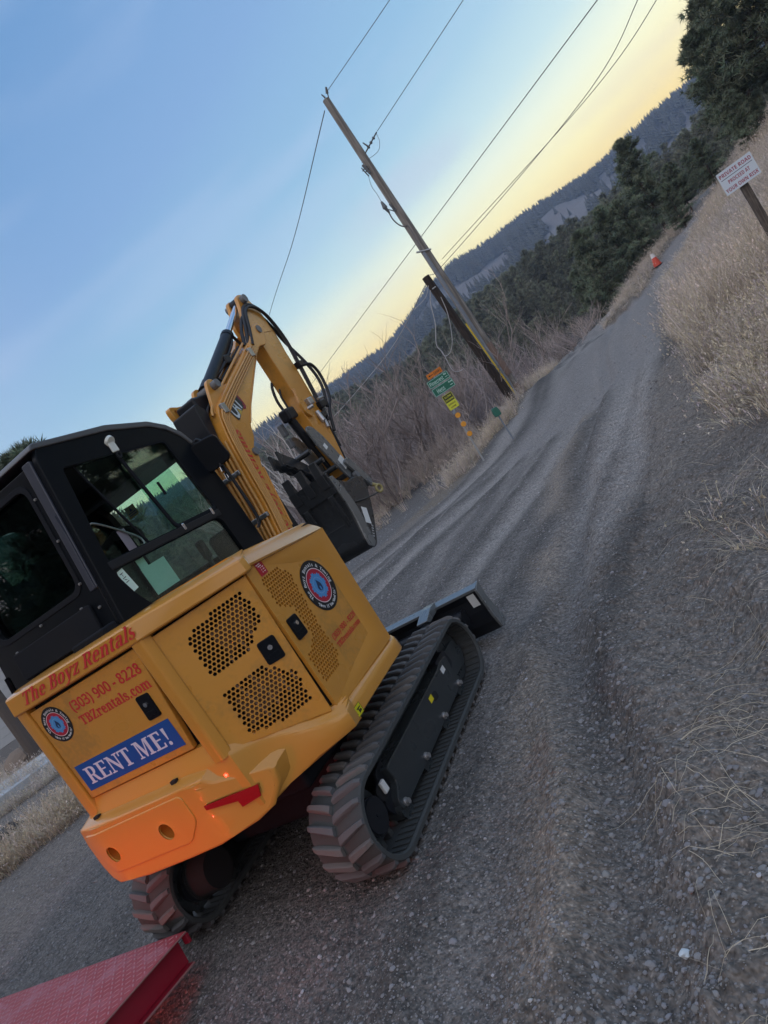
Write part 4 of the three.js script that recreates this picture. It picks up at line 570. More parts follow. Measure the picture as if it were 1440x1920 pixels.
mesh('ram_bracket', [extX([[-0.86, 2.30], [-0.93, 2.43], [-0.995, 2.545, 0.04], [-1.07, 2.545, 0.04], [-1.10, 2.47], [-1.22, 2.49]], BR - 0.05, BR - 0.025, { r: 0.02, bevel: 0.003 }), extX([[-0.86, 2.30], [-0.93, 2.43], [-0.995, 2.545, 0.04], [-1.07, 2.545, 0.04], [-1.10, 2.47], [-1.22, 2.49]], BL + 0.02, BL + 0.045, { r: 0.02, bevel: 0.003 })], M.yellow, boom);
mesh('lifting_eye', extX([[-0.80, 2.52, 0.04], [-0.90, 2.50], [-1.0, 2.50], [-0.96, 2.36], [-0.84, 2.36], [-0.80, 2.44, 0.03]], BL - 0.10, BL - 0.06, { r: 0.02, bevel: 0.004, holes: [Object.assign([[-0.835, 2.49], [-0.865, 2.49], [-0.865, 2.455], [-0.835, 2.455]], { r: 0.014 })] }), M.yellow, boom);
mesh('hose_guard', [extX([[-0.80, 2.42], [-0.86, 2.36], [-0.80, 2.18], [-0.765, 2.02], [-0.735, 2.02], [-0.74, 2.25], [-0.765, 2.42]], BL - 0.07, BR - 0.06, { r: 0.02, bevel: 0.005 }), box(BL - 0.06, BR - 0.09, 2.30, 2.48, -1.02, -0.84, 0.02)], M.black, boom);
// steel pipes up the back of the boom and along its right side, with clamps
const backLine = (y) => tab([[1.0, -0.60], [1.459, -0.674], [1.648, -0.721], [2.017, -0.771], [2.185, -0.811], [2.335, -0.88]], y);
for (let k = 0; k < 6; k++) { const x = lerp(BL + 0.012, BR - 0.025, k / 5); mesh('boom_pipe', tube([1.2, 1.46, 1.65, 1.85, 2.02 + 0.02 * k].map((y) => [x, y, backLine(y) + 0.018]).concat(k < 2 ? [[x, 2.2, backLine(2.2) + 0.02]] : []), 0.0095, 20, 8), M.pipe, boom); }
for (let k = 0; k < 4; k++) { const o = 0.012 + k * 0.019; mesh('boom_pipe', tube([[BR + 0.011, 1.2, -0.632 - o * 1.2], [BR + 0.011, 1.459, -0.680 - o], [BR + 0.011, 1.648, -0.727 - o], [BR + 0.011, 2.017, -0.779 - o], [BR + 0.011, 2.185 - o * 0.25, -0.822 - o], [BR + 0.011, 2.315 - o * 0.8, -0.895 - o * 0.5], [BR + 0.011, 2.45 - o, -1.16], [BR + 0.011, 2.585 - o, -1.46], [BR + 0.011, 2.705 - o, -1.73]], 0.0085, 40, 8), M.pipe, boom); }
for (let k = 0; k < 4; k++) { const x = BL + 0.03 + k * 0.045; mesh('boom_pipe', tube([[x, 2.30, -0.84], [x, 2.375, -0.915], [x, 2.525, -1.235], [x, 2.65, -1.51], [x, 2.745, -1.72]], 0.010, 24, 8), k % 2 ? M.pipe : M.hose, boom); }
for (const y of [1.907, 1.59]) mesh('pipe_clamp', [box(BL + 0.0, BR - 0.03 - (y < 1.7 ? -0.03 : 0), y - 0.016, y + 0.016, backLine(y) + 0.008, backLine(y) + 0.035, 0.006), cyl([0.02, y, backLine(y) + 0.03], [0.02, y, backLine(y) + 0.045], 0.009, 0.009, 8), cyl([0.09, y, backLine(y) + 0.03], [0.09, y, backLine(y) + 0.045], 0.009, 0.009, 8)], M.steel, boom);
for (const [y, z] of [[2.33, -0.93], [2.66, -1.66]]) mesh('pipe_clamp', box(BR + 0.002, BR + 0.026, y - 0.05, y + 0.02, z - 0.025, z + 0.025, 0.005), M.steel, boom);
mesh('coupling', [cyl([0.03, 2.02, -0.752], [0.03, 1.97, -0.742], 0.018, 0.018, 12), cyl([0.03, 1.955, -0.74], [0.03, 1.90, -0.732], 0.016, 0.016, 6)], M.chrome, boom);
mesh('lettering', sheet([BR + 0.002, 1.73, -0.832], [0, 0.80, -0.165], [0, 0.165, 0.80], 0.88, 0.12), DM.boom, boom, 'red lettering running up the boom');
mesh('emblem', sheet([BR + 0.0025, 2.312, -1.085], [0, 0.58, -1.0], [0, 1.0, 0.58], 0.235, 0.184), DM.cat, boom, 'maker’s emblem with white letters on black and red');
mesh('lift_ram', [cyl([BC, 0.95, -0.85], [BC, 1.62, -0.97], 0.045, 0.045, 20), cyl([BC, 1.62, -0.97], [BC, 1.975, -0.965], 0.025, 0.025, 16), box(BC - 0.055, BC + 0.055, 1.0, 1.9, -0.99, -0.90, 0.02)], M.black, boom);
const armRam = new THREE.Group(); armRam.name = 'stick_ram'; boom.add(armRam);
{
  const a = [BC, 2.49, -1.03], b = [BC, 2.862, -1.715], c = [BC, 3.10, -2.12];
  mesh('barrel', [cyl(a.map((v, i) => lerp(v, b[i], 0.02)), b, 0.045, 0.045, 28), cyl(a.map((v, i) => lerp(v, b[i], 0.0)), a.map((v, i) => lerp(v, b[i], 0.13)), 0.05, 0.05, 24), cyl(a.map((v, i) => lerp(v, b[i], 0.955)), a.map((v, i) => lerp(v, b[i], 1.005)), 0.049, 0.049, 24)], M.black, armRam);
  mesh('rod', cyl(b, c, 0.025, 0.025, 20), M.chrome, armRam);
  mesh('rod_eye', [cyl([BC - 0.05, c[1], c[2]], [BC + 0.05, c[1], c[2]], 0.048, 0.048, 22)], M.black, armRam);
  mesh('ram_pipe', [tube([[BC + 0.02, 2.56, -1.10], [BC + 0.03, 2.60, -1.30], [BC + 0.03, 2.76, -1.62], [BC + 0.02, 2.84, -1.72], [BC + 0.01, 2.80, -1.78], [BC + 0.01, 2.76, -1.80]], 0.012, 30), tube([[BC + 0.03, 2.55, -1.2], [BC + 0.035, 2.50, -1.28], [BC + 0.05, 2.56, -1.40]], 0.010, 16), box(BC - 0.03, BC + 0.05, 2.63, 2.70, -1.49, -1.41, 0.012)], M.hose, armRam);
}
const stick = new THREE.Group(); stick.name = 'stick'; ex.add(stick);
const SR = 0.125, SL = -0.005;
for (const x of [SL, SR - 0.032]) mesh('stick_ear', extX([[-2.07, 3.15, 0.05], [-2.16, 3.155, 0.05], [-2.216, 3.108], [-2.285, 2.985, 0.08], [-2.28, 2.80], [-1.95, 2.80], [-1.945, 2.93, 0.04], [-2.04, 3.07, 0.05]], x, x + 0.032, { r: 0.02, bevel: 0.005 }), M.yellow, stick);
mesh('stick_body', extX([[-2.10, 2.96, 0.03], [-2.20, 2.99, 0.05], [-2.275, 2.94, 0.05], [-2.31, 2.768, 0.08], [-2.275, 2.60], [-2.272, 2.426], [-2.215, 2.0], [-2.09, 1.6], [-2.06, 1.44, 0.04], [-1.95, 1.44, 0.04], [-1.945, 1.65], [-1.94, 2.10], [-1.985, 2.25], [-1.995, 2.70, 0.05], [-1.955, 2.82, 0.06], [-1.975, 2.88, 0.05]], SL + 0.004, SR - 0.004, { r: 0.02, bevel: 0.006 }), M.yellow, stick);
mesh('clevis', [cyl([SL - 0.035, 3.10, -2.12], [SR + 0.035, 3.10, -2.12], 0.035, 0.035, 20)], M.grey, stick);
mesh('stick_bracket', extX([[-1.99, 2.30], [-1.93, 2.16], [-1.93, 2.08], [-2.0, 2.02]], SR, SR + 0.02, { r: 0.02 }), M.yellow, stick);
const hoseR = 0.0135;
const hoseSet = [
  [[0.17, 2.70, -1.76], [0.165, 2.82, -1.86], [0.16, 2.99, -2.0], [0.15, 3.02, -2.16], [0.145, 2.93, -2.30], [0.14, 2.72, -2.36], [0.14, 2.5, -2.33], [0.14, 2.2, -2.26], [0.14, 1.95, -2.2]],
  [[0.15, 2.71, -1.74], [0.145, 2.85, -1.86], [0.14, 3.02, -2.02], [0.13, 3.05, -2.18], [0.125, 2.95, -2.33], [0.12, 2.72, -2.39], [0.12, 2.5, -2.35], [0.12, 2.2, -2.28], [0.11, 1.9, -2.2]],
  [[0.13, 2.72, -1.72], [0.12, 2.87, -1.85], [0.11, 3.0, -2.05], [0.10, 3.02, -2.2], [0.10, 2.9, -2.33], [0.10, 2.7, -2.40], [0.16, 2.45, -2.40], [0.17, 2.25, -2.40], [0.15, 2.05, -2.3]],
  [[0.145, 2.45, -2.33], [0.18, 2.42, -2.42], [0.18, 2.3, -2.46], [0.17, 2.12, -2.40], [0.15, 2.0, -2.28], [0.13, 1.85, -2.2]],
];
hoseSet.forEach((h) => mesh('hydraulic_hose', tube(h, hoseR, 60, 9), M.hose, stick));
mesh('hydraulic_hose', tube([[0.0, 2.43, -2.0], [-0.01, 2.38, -1.965], [-0.02, 2.28, -1.94], [-0.01, 2.17, -1.93], [0.03, 2.08, -1.9]], 0.012, 30, 8), M.hose, stick);
mesh('hydraulic_hose', tube([[0.03, 2.36, -2.0], [0.02, 2.30, -1.965], [0.02, 2.22, -1.955], [0.03, 2.13, -1.93]], 0.009, 16, 8), M.hose, stick);
mesh('hose_clamp', [box(0.09, 0.165, 2.44, 2.49, -2.36, -2.28, 0.008), box(0.11, 0.165, 2.06, 2.12, -2.32, -2.2, 0.008), box(0.11, 0.16, 1.98, 2.03, -2.2, -2.12, 0.008)], M.black, stick);
for (const g of [cyl([0.135, 2.10, -2.0], [0.185, 2.10, -2.02], 0.016, 0.016, 10), cyl([0.13, 2.05, -2.12], [0.15, 1.96, -2.10], 0.022, 0.02, 10), cyl([0.12, 1.99, -2.18], [0.13, 1.9, -2.14], 0.018, 0.018, 10), box(0.10, 0.16, 2.12, 2.18, -2.14, -2.06, 0.01), cyl([0.15, 2.14, -2.23], [0.15, 2.14, -2.33], 0.012, 0.012, 8)]) mesh('fitting', g, M.bolt, stick);
mesh('bucket_ram', [cyl([0.06, 2.12, -2.27], [0.06, 1.72, -2.22], 0.038, 0.038, 20), cyl([0.06, 1.72, -2.22], [0.06, 1.36, -2.13], 0.022, 0.022, 16)], M.black, stick);
// thumb hinged under the stick
const thumb = new THREE.Group(); thumb.name = 'thumb'; ex.add(thumb);
{
  const ty = (pts, x, w) => extX(pts, x, x + w, { r: 0.02, bevel: 0.003 });
  mesh('thumb_ram', [cyl([0.06, 2.14, -1.80], [0.06, 1.82, -1.86], 0.034, 0.034, 18), cyl([0.06, 1.82, -1.86], [0.06, 1.62, -1.90], 0.02, 0.02, 14), box(0.02, 0.11, 2.08, 2.18, -1.88, -1.74, 0.02)], M.black, thumb);
  mesh('manifold', [box(-0.035, 0.0, 2.0, 2.1, -1.78, -1.72, 0.008), box(-0.035, 0.0, 1.9, 1.98, -1.76, -1.71, 0.008)], M.grey, thumb);
  for (const x of [-0.03, 0.135]) { const g = ty([[-1.76, 1.98, 0.06], [-1.86, 1.97, 0.05], [-1.93, 1.87], [-1.965, 1.78], [-2.02, 1.60], [-2.05, 1.46, 0.04], [-1.96, 1.42, 0.04], [-1.90, 1.52], [-1.84, 1.66], [-1.78, 1.80]], x, 0.016); mesh('side_plate', g, M.wornsteel, thumb); }
  for (const x of [-0.055, 0.02]) {
    const o = [], n = 12; for (let i = 0; i <= n; i++) { const t = i / n, z = lerp(-1.40, -1.80, t), y = 1.93 - 0.34 * Math.pow(t, 0.8) + 0.05 * Math.sin(t * Math.PI); o.push([z, y, 0.004]); } const lower = []; for (let i = n; i >= 1; i--) { const t = i / n, z = lerp(-1.40, -1.80, t) + 0.05 - 0.02 * t, y = 1.93 - 0.34 * Math.pow(t, 0.8) + 0.05 * Math.sin(t * Math.PI) - 0.07; lower.push([z + (i % 2 ? 0.012 : 0), y + (i % 2 ? -0.008 : 0), 0.002]); }
    mesh('tine', extX([...o, ...lower], x, x + 0.022, { bevel: 0.002 }), M.bucket, thumb);
  }
  for (const [y, z] of [[1.80, -1.62], [1.70, -1.72], [1.6, -1.85], [1.50, -1.95]]) mesh('cross_bar', cyl([-0.07, y, z], [0.15, y, z], 0.022, 0.022, 14), M.bucket, thumb);
  mesh('label', [sheet([0.1525, 1.60, -1.975], [0, 0.3, -1], [0, 1, 0.3], 0.09, 0.10)], M.white, thumb, 'white label on the thumb plate');
  mesh('label', [sheet([0.1525, 1.775, -1.87], [0, 0.3, -1], [0, 1, 0.3], 0.05, 0.045)], M.white, thumb, 'small white label on the thumb plate');
  mesh('label', [sheet([SR + 0.001, 1.70, -2.0], [0, 0.3, -1], [0, 1, 0.3], 0.05, 0.06)], M.ylab, thumb, 'small yellow label on the stick end');
}
const bucket = new THREE.Group(); bucket.name = 'bucket'; ex.add(bucket);
{
  const X0 = -0.115, X1 = 0.235, prof = [[-1.455, 1.55], [-1.462, 1.26, 0.1], [-1.40, 1.02, 0.08], [-1.45, 0.955, 0.07], [-1.52, 0.965, 0.08], [-1.74, 1.15, 0.1], [-1.90, 1.34, 0.05], [-1.885, 1.355], [-1.73, 1.175, 0.09], [-1.52, 0.99, 0.06], [-1.46, 0.985, 0.05], [-1.425, 1.03, 0.06], [-1.485, 1.26, 0.09], [-1.48, 1.55]];
  mesh('shell', extX(prof, X0, X1, { bevel: 0.002 }), M.bucket, bucket);
  const side = [[-1.452, 1.555], [-1.459, 1.26, 0.1], [-1.397, 1.02, 0.08], [-1.45, 0.952, 0.07], [-1.52, 0.962, 0.08], [-1.745, 1.15, 0.1], [-1.905, 1.34, 0.04], [-1.93, 1.43, 0.03], [-1.78, 1.46, 0.03], [-1.66, 1.46, 0.04]];
  for (const x of [X0 - 0.012, X1]) mesh('side_plate', extX(side, x, x + 0.012, { bevel: 0.002 }), M.bucket, bucket);
  mesh('side_cutter', extX([[-1.448, 1.565], [-1.456, 1.25, 0.08], [-1.40, 1.05], [-1.392, 1.0], [-1.44, 0.958, 0.03], [-1.50, 0.985], [-1.53, 1.12, 0.1], [-1.56, 1.28], [-1.55, 1.45], [-1.50, 1.56]], X1 + 0.012, X1 + 0.024, { bevel: 0.004, holes: [[-1.475, 1.505], [-1.51, 1.47], [-1.475, 1.45]].map(([z, y]) => Object.assign([[z - 0.009, y], [z, y + 0.011], [z + 0.009, y], [z, y - 0.011]], { r: 0.006 })) }), M.wornsteel, bucket, 'bare grey side cutter');
  mesh('cutting_edge', [extX([[-1.443, 1.60], [-1.446, 1.44], [-1.462, 1.44], [-1.47, 1.60]], X0 - 0.01, X1 + 0.01, { bevel: 0.003 })], M.bucket, bucket);
  for (const x of [-0.078, 0.056, 0.19]) mesh('tooth', extX([[-1.438, 1.50], [-1.432, 1.60], [-1.445, 1.715], [-1.455, 1.715], [-1.48, 1.60], [-1.475, 1.50]], x - 0.034, x + 0.034, { bevel: 0.005, r: 0.004 }), M.bucket, bucket);
  mesh('wear_strip', [box(X0 + 0.02, X0 + 0.07, 1.04, 1.44, -1.458, -1.440, 0.004), box(0.15, 0.2, 1.04, 1.44, -1.458, -1.440, 0.004), box(X0 + 0.01, X1 - 0.01, 1.20, 1.215, -1.462, -1.446, 0.004)], M.bucket, bucket);
  mesh('hinge_ear', [extX([[-1.64, 1.46], [-1.90, 1.44], [-2.0, 1.50], [-2.10, 1.45], [-2.13, 1.33], [-2.0, 1.30], [-1.86, 1.30]], -0.04, -0.02, { r: 0.03 }), extX([[-1.64, 1.46], [-1.90, 1.44], [-2.0, 1.50], [-2.10, 1.45], [-2.13, 1.33], [-2.0, 1.30], [-1.86, 1.30]], 0.14, 0.16, { r: 0.03 }), box(-0.08, 0.20, 1.36, 1.46, -1.92, -1.62, 0.02)], M.bucket, bucket);
  mesh('bucket_pin', [cyl([-0.06, 1.46, -2.0], [0.19, 1.46, -2.0], 0.028, 0.028, 16), cyl([-0.06, 1.36, -2.12], [0.19, 1.36, -2.12], 0.024, 0.024, 16)], M.grey, bucket);
  mesh('link', [extX([[-1.93, 1.60, 0.03], [-2.02, 1.62, 0.03], [-2.18, 1.36, 0.03], [-2.12, 1.30, 0.03]], 0.165, 0.185, { r: 0.03, bevel: 0.003 }), extX([[-1.93, 1.60, 0.03], [-2.02, 1.62, 0.03], [-2.18, 1.36, 0.03], [-2.12, 1.30, 0.03]], -0.06, -0.04, { r: 0.03, bevel: 0.003 })], M.wornsteel, bucket);
  mesh('shackle', [new THREE.TorusGeometry(0.03, 0.012, 8, 18).rotateY(1.2).translate(0.2, 1.26, -2.16), cyl([0.16, 1.33, -2.14], [0.20, 1.29, -2.16], 0.018, 0.014, 10)], std(0.35, 0.30, 0.12, 0.5), bucket);
  mesh('label', sheet([X1 + 0.0138, 1.175, -1.617], [0, 0.10, -0.06], [0, 0.06, 0.10], 0.135, 0.072), M.white, bucket, 'white paper tag on the bucket side');
  mesh('lettering', sheet([X1 + 0.0138, 1.045, -1.562], [0, -0.092, 0.10], [0, 0.10, 0.092], 0.145, 0.036), DM.num, bucket, 'white chalked numbers on the bucket side');
  mesh('strap', tube([[X1 + 0.016, 1.36, -1.44], [X1 + 0.018, 1.30, -1.6], [X1 + 0.018, 1.26, -1.86], [0.2, 1.24, -2.1]], 0.006, 24), M.hose, bucket);
}
// ------------------------------------------------------------------ trailer ramp, poles and wires, signs, cone, left side of the road
{
  const RY = -0.40666, r = thing('loading_ramp', 'red steel trailer ramp with tread plate deck reaching towards the excavator', 'ramp', [-1.81, 0.22, -3.16], RY);
  const texDust = dataTex(256, (u, v) => { const a = noise(u * 5, v * 5, 91, 5, 5) * 0.5 + noise(u * 22, v * 22, 92, 22, 22) * 0.3 + noise(u * 70, v * 70, 93, 70, 70) * 0.2, k = sst(0.42, 0.75, a); return [lerp(0.62, 0.66, k), lerp(0.13, 0.36, k), lerp(0.18, 0.40, k)]; }, true);
  const red = new THREE.MeshPhysicalMaterial({ map: texDust, roughness: 0.5, clearcoat: 0.15, clearcoatRoughness: 0.4 }), redSide = phy(0.30, 0.012, 0.03, 0.38, { clearcoat: 0.3 }), wear = std(0.34, 0.16, 0.15, 0.6);
  const deck = (x0, x1, z0, z1, y0, y1, b) => { const g = box(x0, x1, y0, y1, z0, z1, b); const p = g.attributes.position, uv = g.attributes.uv; for (let i = 0; i < p.count; i++) { uv.setXY(i, p.getX(i) * 1.6, p.getZ(i) * 1.6); } return g; };
  const tiltG = new THREE.Group(); tiltG.name = 'deck'; r.add(tiltG); tiltG.rotation.x = -0.147;
  mesh('deck_plate', deck(-1.85, 0, 0, 1.35, -0.010, 0, 0.003), red, tiltG);
  const bars = []; setSeed(77); for (let i = 0; i < 50; i++) for (let j = 0; j < 36; j++) { if (j * 0.036 > 1.3) continue; const g = new THREE.BoxGeometry(0.024, 0.0028, 0.0065); g.rotateY(((i + j) % 2 ? 1 : -1) * Math.PI / 4); g.translate(-0.03 - i * 0.036, 0.0012, 0.03 + j * 0.036); bars.push(g); }
  mesh('tread_pattern', bars, std(0.46, 0.2, 0.22, 0.45), tiltG).userData.kind = 'stuff';
  mesh('side_channel', [box(-0.045, -0.036, -0.125, -0.010, 0.03, 1.35, 0.002), box(-0.06, 0.0, -0.135, -0.126, 0.035, 1.35, 0.002)], redSide, tiltG);
  mesh('worn_edge', [box(-0.004, 0.004, -0.0085, -0.0015, 0.0, 1.35, 0.002), box(-0.004, 0.005, -0.1345, -0.1265, 0.035, 1.35, 0.002)], wear, tiltG, 'paint worn to bare edges');
  mesh('end_lip', [box(-1.85, 0.0, -0.02, -0.0105, -0.004, 0.006, 0.002), box(-0.03, 0.004, -0.055, -0.0105, -0.006, 0.012, 0.003)], redSide, tiltG);
  mesh('cross_member', [box(-1.8, -0.05, -0.11, -0.012, 0.12, 0.17, 0.004), box(-1.8, -0.05, -0.11, -0.012, 0.7, 0.75, 0.004)], redSide, tiltG);
  mesh('foot', box(-1.0, -0.94, -0.2, -0.11, 0.10, 0.16, 0.004), redSide, tiltG);
  // the trailer's tail: bumper and its two lit red lamps, which glow on the excavator
  const t = thing('trailer_tail', 'red trailer tail frame with two lit red tail lamps behind the ramp', 'trailer', [-1.81, 0, -3.16], RY);
  mesh('bumper', box(-2.0, 0.12, 0.34, 0.50, 1.42, 1.50, 0.006), redSide, t); mesh('lamp_cutoff_lip', box(-2.0, 0.12, 0.49, 0.505, 1.19, 1.43, 0.004), redSide, t); mesh('deck_floor', box(-1.9, 0.02, 0.44, 0.49, 1.5, 4.2, 0.006), red, t); mesh('side_rail', box(0.02, 0.10, 0.36, 0.5, 1.5, 4.2, 0.006), redSide, t);  // unseen lip over the lamps, added to cut off their upward light
  mesh('wheel', cyl([0.0, 0.33, 3.0], [0.22, 0.33, 3.0], 0.33, 0.33, 32), M.rubber, t);
  const glow = new THREE.MeshStandardMaterial({ color: new THREE.Color(0.3, 0.01, 0.01), emissive: new THREE.Color(1, 0.03, 0.02), emissiveIntensity: 20, roughness: 0.3 });
  for (const x of [-1.55, -0.08]) {
    mesh('tail_lamp', cyl([x, 0.42, 1.42], [x, 0.42, 1.405], 0.05, 0.045, 24), glow, t);
    const L = new THREE.SpotLight(new THREE.Color(1, 0.045, 0.03), 2.5, 8, 0.85, 0.7, 2); L.position.set(x, 0.42, 1.39); L.target.position.set(x, 0.25, -1); L.castShadow = true; L.shadow.radius = 2.5; t.add(L, L.target);
  }
}
const woodTex = dataTex(256, (u, v) => { const g = 0.5 * noise(u * 40, v * 3, 101, 40, 3) + 0.3 * noise(u * 90, v * 5, 102, 90, 5) + 0.2 * noise(u * 8, v * 8, 103, 8, 8); return [0.40 + 0.5 * g, 0.39 + 0.49 * g, 0.38 + 0.47 * g]; }, true);
woodTex.repeat.set(1, 5);
const MW = { pole: std(0.56, 0.55, 0.53, 0.85, { map: woodTex }), dark: std(0.085, 0.066, 0.055, 0.9, { map: woodTex }), wire: std(0.14, 0.14, 0.15, 0.6), wireL: std(0.45, 0.46, 0.48, 0.6), shade_grey: std(0.2, 0.235, 0.28, 0.6), guard: std(0.75, 0.55, 0.03, 0.5), rust: std(0.21, 0.15, 0.12, 0.85), insul: std(0.10, 0.11, 0.12, 0.4), galv: std(0.4, 0.42, 0.43, 0.45, { metalness: 0.5 }) };
{
  const p = thing('utility_pole', 'tall weathered wooden utility pole with a grey strip for its shaded side, beside the dirt road', 'pole', [5.78, 0.1, -23.26]);
  mesh('shaft', [cyl([0, -0.4, 0], [-0.2, 11.15, -0.05], 0.172, 0.118, 24), cyl([-0.2, 11.15, -0.05], [-0.2, 11.17, -0.05], 0.118, 0.10, 24)], MW.pole, p);
  mesh('shade_grey', cyl([-0.12, 0, 0.16], [-0.20, 5.6, 0.10], 0.055, 0.05, 14), MW.shade_grey, p);  // blue-grey strip standing in for the shaded left side of the pole
  mesh('guy_guard', cyl([-0.17, 0.2, 0.25], [-0.30, 3.0, 0.2], 0.024, 0.024, 10), MW.guard, p, 'yellow plastic guard on the pole');
  mesh('stain', [cyl([-0.012, 0.9, 0.02], [-0.03, 2.1, 0.02], 0.168, 0.160, 20, true), cyl([0.0, 0.1, 0.02], [-0.004, 0.55, 0.02], 0.176, 0.171, 20, true)], MW.rust, p);
  mesh('pole_top_pin', [cyl([-0.12, 11.1, 0], [-0.06, 11.3, 0.05], 0.018, 0.018, 8), cyl([-0.08, 11.26, 0.03], [-0.02, 11.42, 0.08], 0.05, 0.03, 10), cyl([-0.2, 11.2, 0], [-0.24, 11.34, 0], 0.03, 0.02, 8)], MW.insul, p);
  mesh('insulator_arm', [cyl([-0.14, 9.1, 0.03], [0.55, 9.44, 0.15], 0.022, 0.022, 8), ...[0.25, 0.4, 0.55].map((t) => cyl([-0.14 + 0.9 * t, 9.1 + 0.44 * t, 0.03 + 0.15 * t], [-0.10 + 0.9 * t, 9.12 + 0.44 * t, 0.035 + 0.15 * t], 0.05, 0.05, 10)), cyl([0.1, 9.24, 0.1], [0.02, 9.42, 0.1], 0.03, 0.02, 8)], MW.insul, p);
  mesh('fuse_cutout', [cyl([-0.16, 8.72, 0.05], [-0.42, 8.62, 0.1], 0.02, 0.02, 8), cyl([-0.36, 8.86, 0.1], [-0.30, 8.52, 0.1], 0.04, 0.04, 10), cyl([-0.44, 8.80, 0.12], [-0.38, 8.46, 0.12], 0.02, 0.02, 8), cyl([-0.46, 8.70, 0.1], [-0.26, 8.78, 0.1], 0.02, 0.02, 8)], MW.insul, p);
  mesh('cable_termination', [cyl([-0.47, 7.62, 0.08], [-0.47, 7.4, 0.08], 0.035, 0.085, 12), cyl([-0.47, 7.4, 0.08], [-0.44, 7.2, 0.08], 0.06, 0.03, 12), tube([[-0.14, 7.28, 0.05], [-0.26, 7.15, 0.1], [-0.36, 7.24, 0.1], [-0.45, 7.34, 0.08]], 0.018, 14), cyl([-0.30, 7.42, 0.1], [-0.26, 7.16, 0.1], 0.03, 0.02, 8)], MW.insul, p);
  mesh('riser_cable', tube([[-0.45, 7.25, 0.08], [-0.46, 6.95, 0.1], [-0.38, 6.70, 0.11], [-0.26, 6.58, 0.1], [-0.17, 6.52, 0.1], [-0.18, 5.6, 0.08]], 0.022, 30), MW.wire, p);
  mesh('jumper_wire', tube([[0.52, 9.40, 0.15], [0.44, 9.1, 0.2], [0.2, 8.9, 0.2], [-0.36, 8.92, 0.12]], 0.008, 24, 5), MW.wire, p); mesh('jumper_wire', tube([[-0.40, 8.45, 0.12], [-0.48, 8.15, 0.12], [-0.46, 7.9, 0.1], [-0.47, 7.62, 0.08]], 0.008, 20, 5), MW.wire, p);
  mesh('side_bracket', cyl([-0.40, 5.72, 0.1], [0.05, 5.55, 0.14], 0.03, 0.03, 8), MW.galv, p);
  const d = thing('stub_pole', 'short dark cut-off wooden pole left of the tall utility pole', 'pole', [5.34, 0.1, -22.5]);
  mesh('shaft', [cyl([0, -0.4, 0], [-0.27, 4.84, -0.02], 0.145, 0.125, 22)], MW.dark, d);
  mesh('cap_bolt', [cyl([-0.32, 4.4, 0.1], [-0.2, 4.4, 0.14], 0.02, 0.02, 8)], MW.galv, d);
  const cable = (name, label, pts, r = 0.009, m = MW.wireL) => tag(mesh(name, tube(pts, r, 40, 5), m, scene), label, 'cable');
  cable('loose_cable', 'thin pale cable hanging in a short curve from the stub pole top', [[5.02, 4.7, -22.45], [4.89, 4.55, -22.45], [4.7, 4.40, -22.5], [4.24, 4.30, -22.6]]);
  cable('loose_cable', 'long pale cable dangling from the stub pole down past the green street signs', [[4.95, 4.5, -22.4], [4.76, 4.19, -22.45], [4.54, 3.57, -22.5], [4.24, 3.03, -22.55], [4.26, 2.7, -22.5], [4.22, 2.12, -22.5], [4.36, 1.96, -22.5], [4.50, 1.94, -22.5]], 0.013);
  cable('loose_cable', 'pale cable hanging in a deep loop beside the stub pole', [[5.1, 4.15, -22.35], [5.0, 3.6, -22.35], [4.75, 2.95, -22.45], [4.5, 2.62, -22.5], [4.27, 2.58, -22.5], [4.24, 2.75, -22.5]], 0.011);
}
{
  const wire = (label, pts, r = 0.010) => tag(mesh('power_line', tube(pts, r, 48, 5), MW.wire, scene), label, 'power line');
  const out = (x, y, z, d0, d) => [x * d / d0, 1.6 + (y - 1.6) * d / d0, z * d / d0];
  wire('thin line running down to the left from the top of the utility pole', [[5.36, 11.0, -23.3], [3.4, 11.1, -33], [0.81, 11.56, -44.99], [-6.21, 10.7, -69.72]], 0.016);
  wire('line leaving the top of the utility pole upwards to the right', [[5.72, 11.40, -23.2], out(4.99, 7.82, -13.08, 14, 21.5), out(4.63, 7.06, -11.07, 12, 20.5), [7.6, 10.7, -12]]);
  wire('line leaving the short insulator arm upwards to the right', [[6.36, 9.55, -23.1], out(5.91, 6.98, -12.69, 14, 20.6), out(5.39, 6.32, -10.72, 12, 19.5), [9.2, 9.2, -12]]);
  wire('single long line crossing behind the utility pole from low left to upper right', (() => { const A = new THREE.Vector3(0.94, 6.77, -44.99), B = new THREE.Vector3(...out(6.33, 4.95, -10.2, 12, 19.4)); return [-0.5, 0, 0.25, 0.5, 0.75, 1, 1.3].map((t) => A.clone().lerp(B, t)); })(), 0.013);
  wire('upper of the two close lines running right from the stub pole', [[5.14, 4.93, -22.4], [5.51, 4.79, -21.3], out(7.51, 4.83, -14.13, 16, 19), out(6.11, 4.34, -9.15, 11, 17), out(5.9, 4.5, -8.0, 10, 14)], 0.009);
  wire('lower of the two close lines running right from the stub pole', [[5.95, 5.2, -23.1], out(7.56, 4.80, -14.13, 16, 20), out(6.25, 4.19, -9.05, 11, 18), out(6.1, 4.3, -8.0, 10, 15)], 0.009);
  wire('slack pale line sloping down to the left from the stub pole towards the brush', [[5.06, 4.8, -22.5], [3.9, 4.3, -28.5], [2.0, 4.0, -34.5], [0.26, 3.86, -40.0]], 0.016).material = MW.wireL;
}
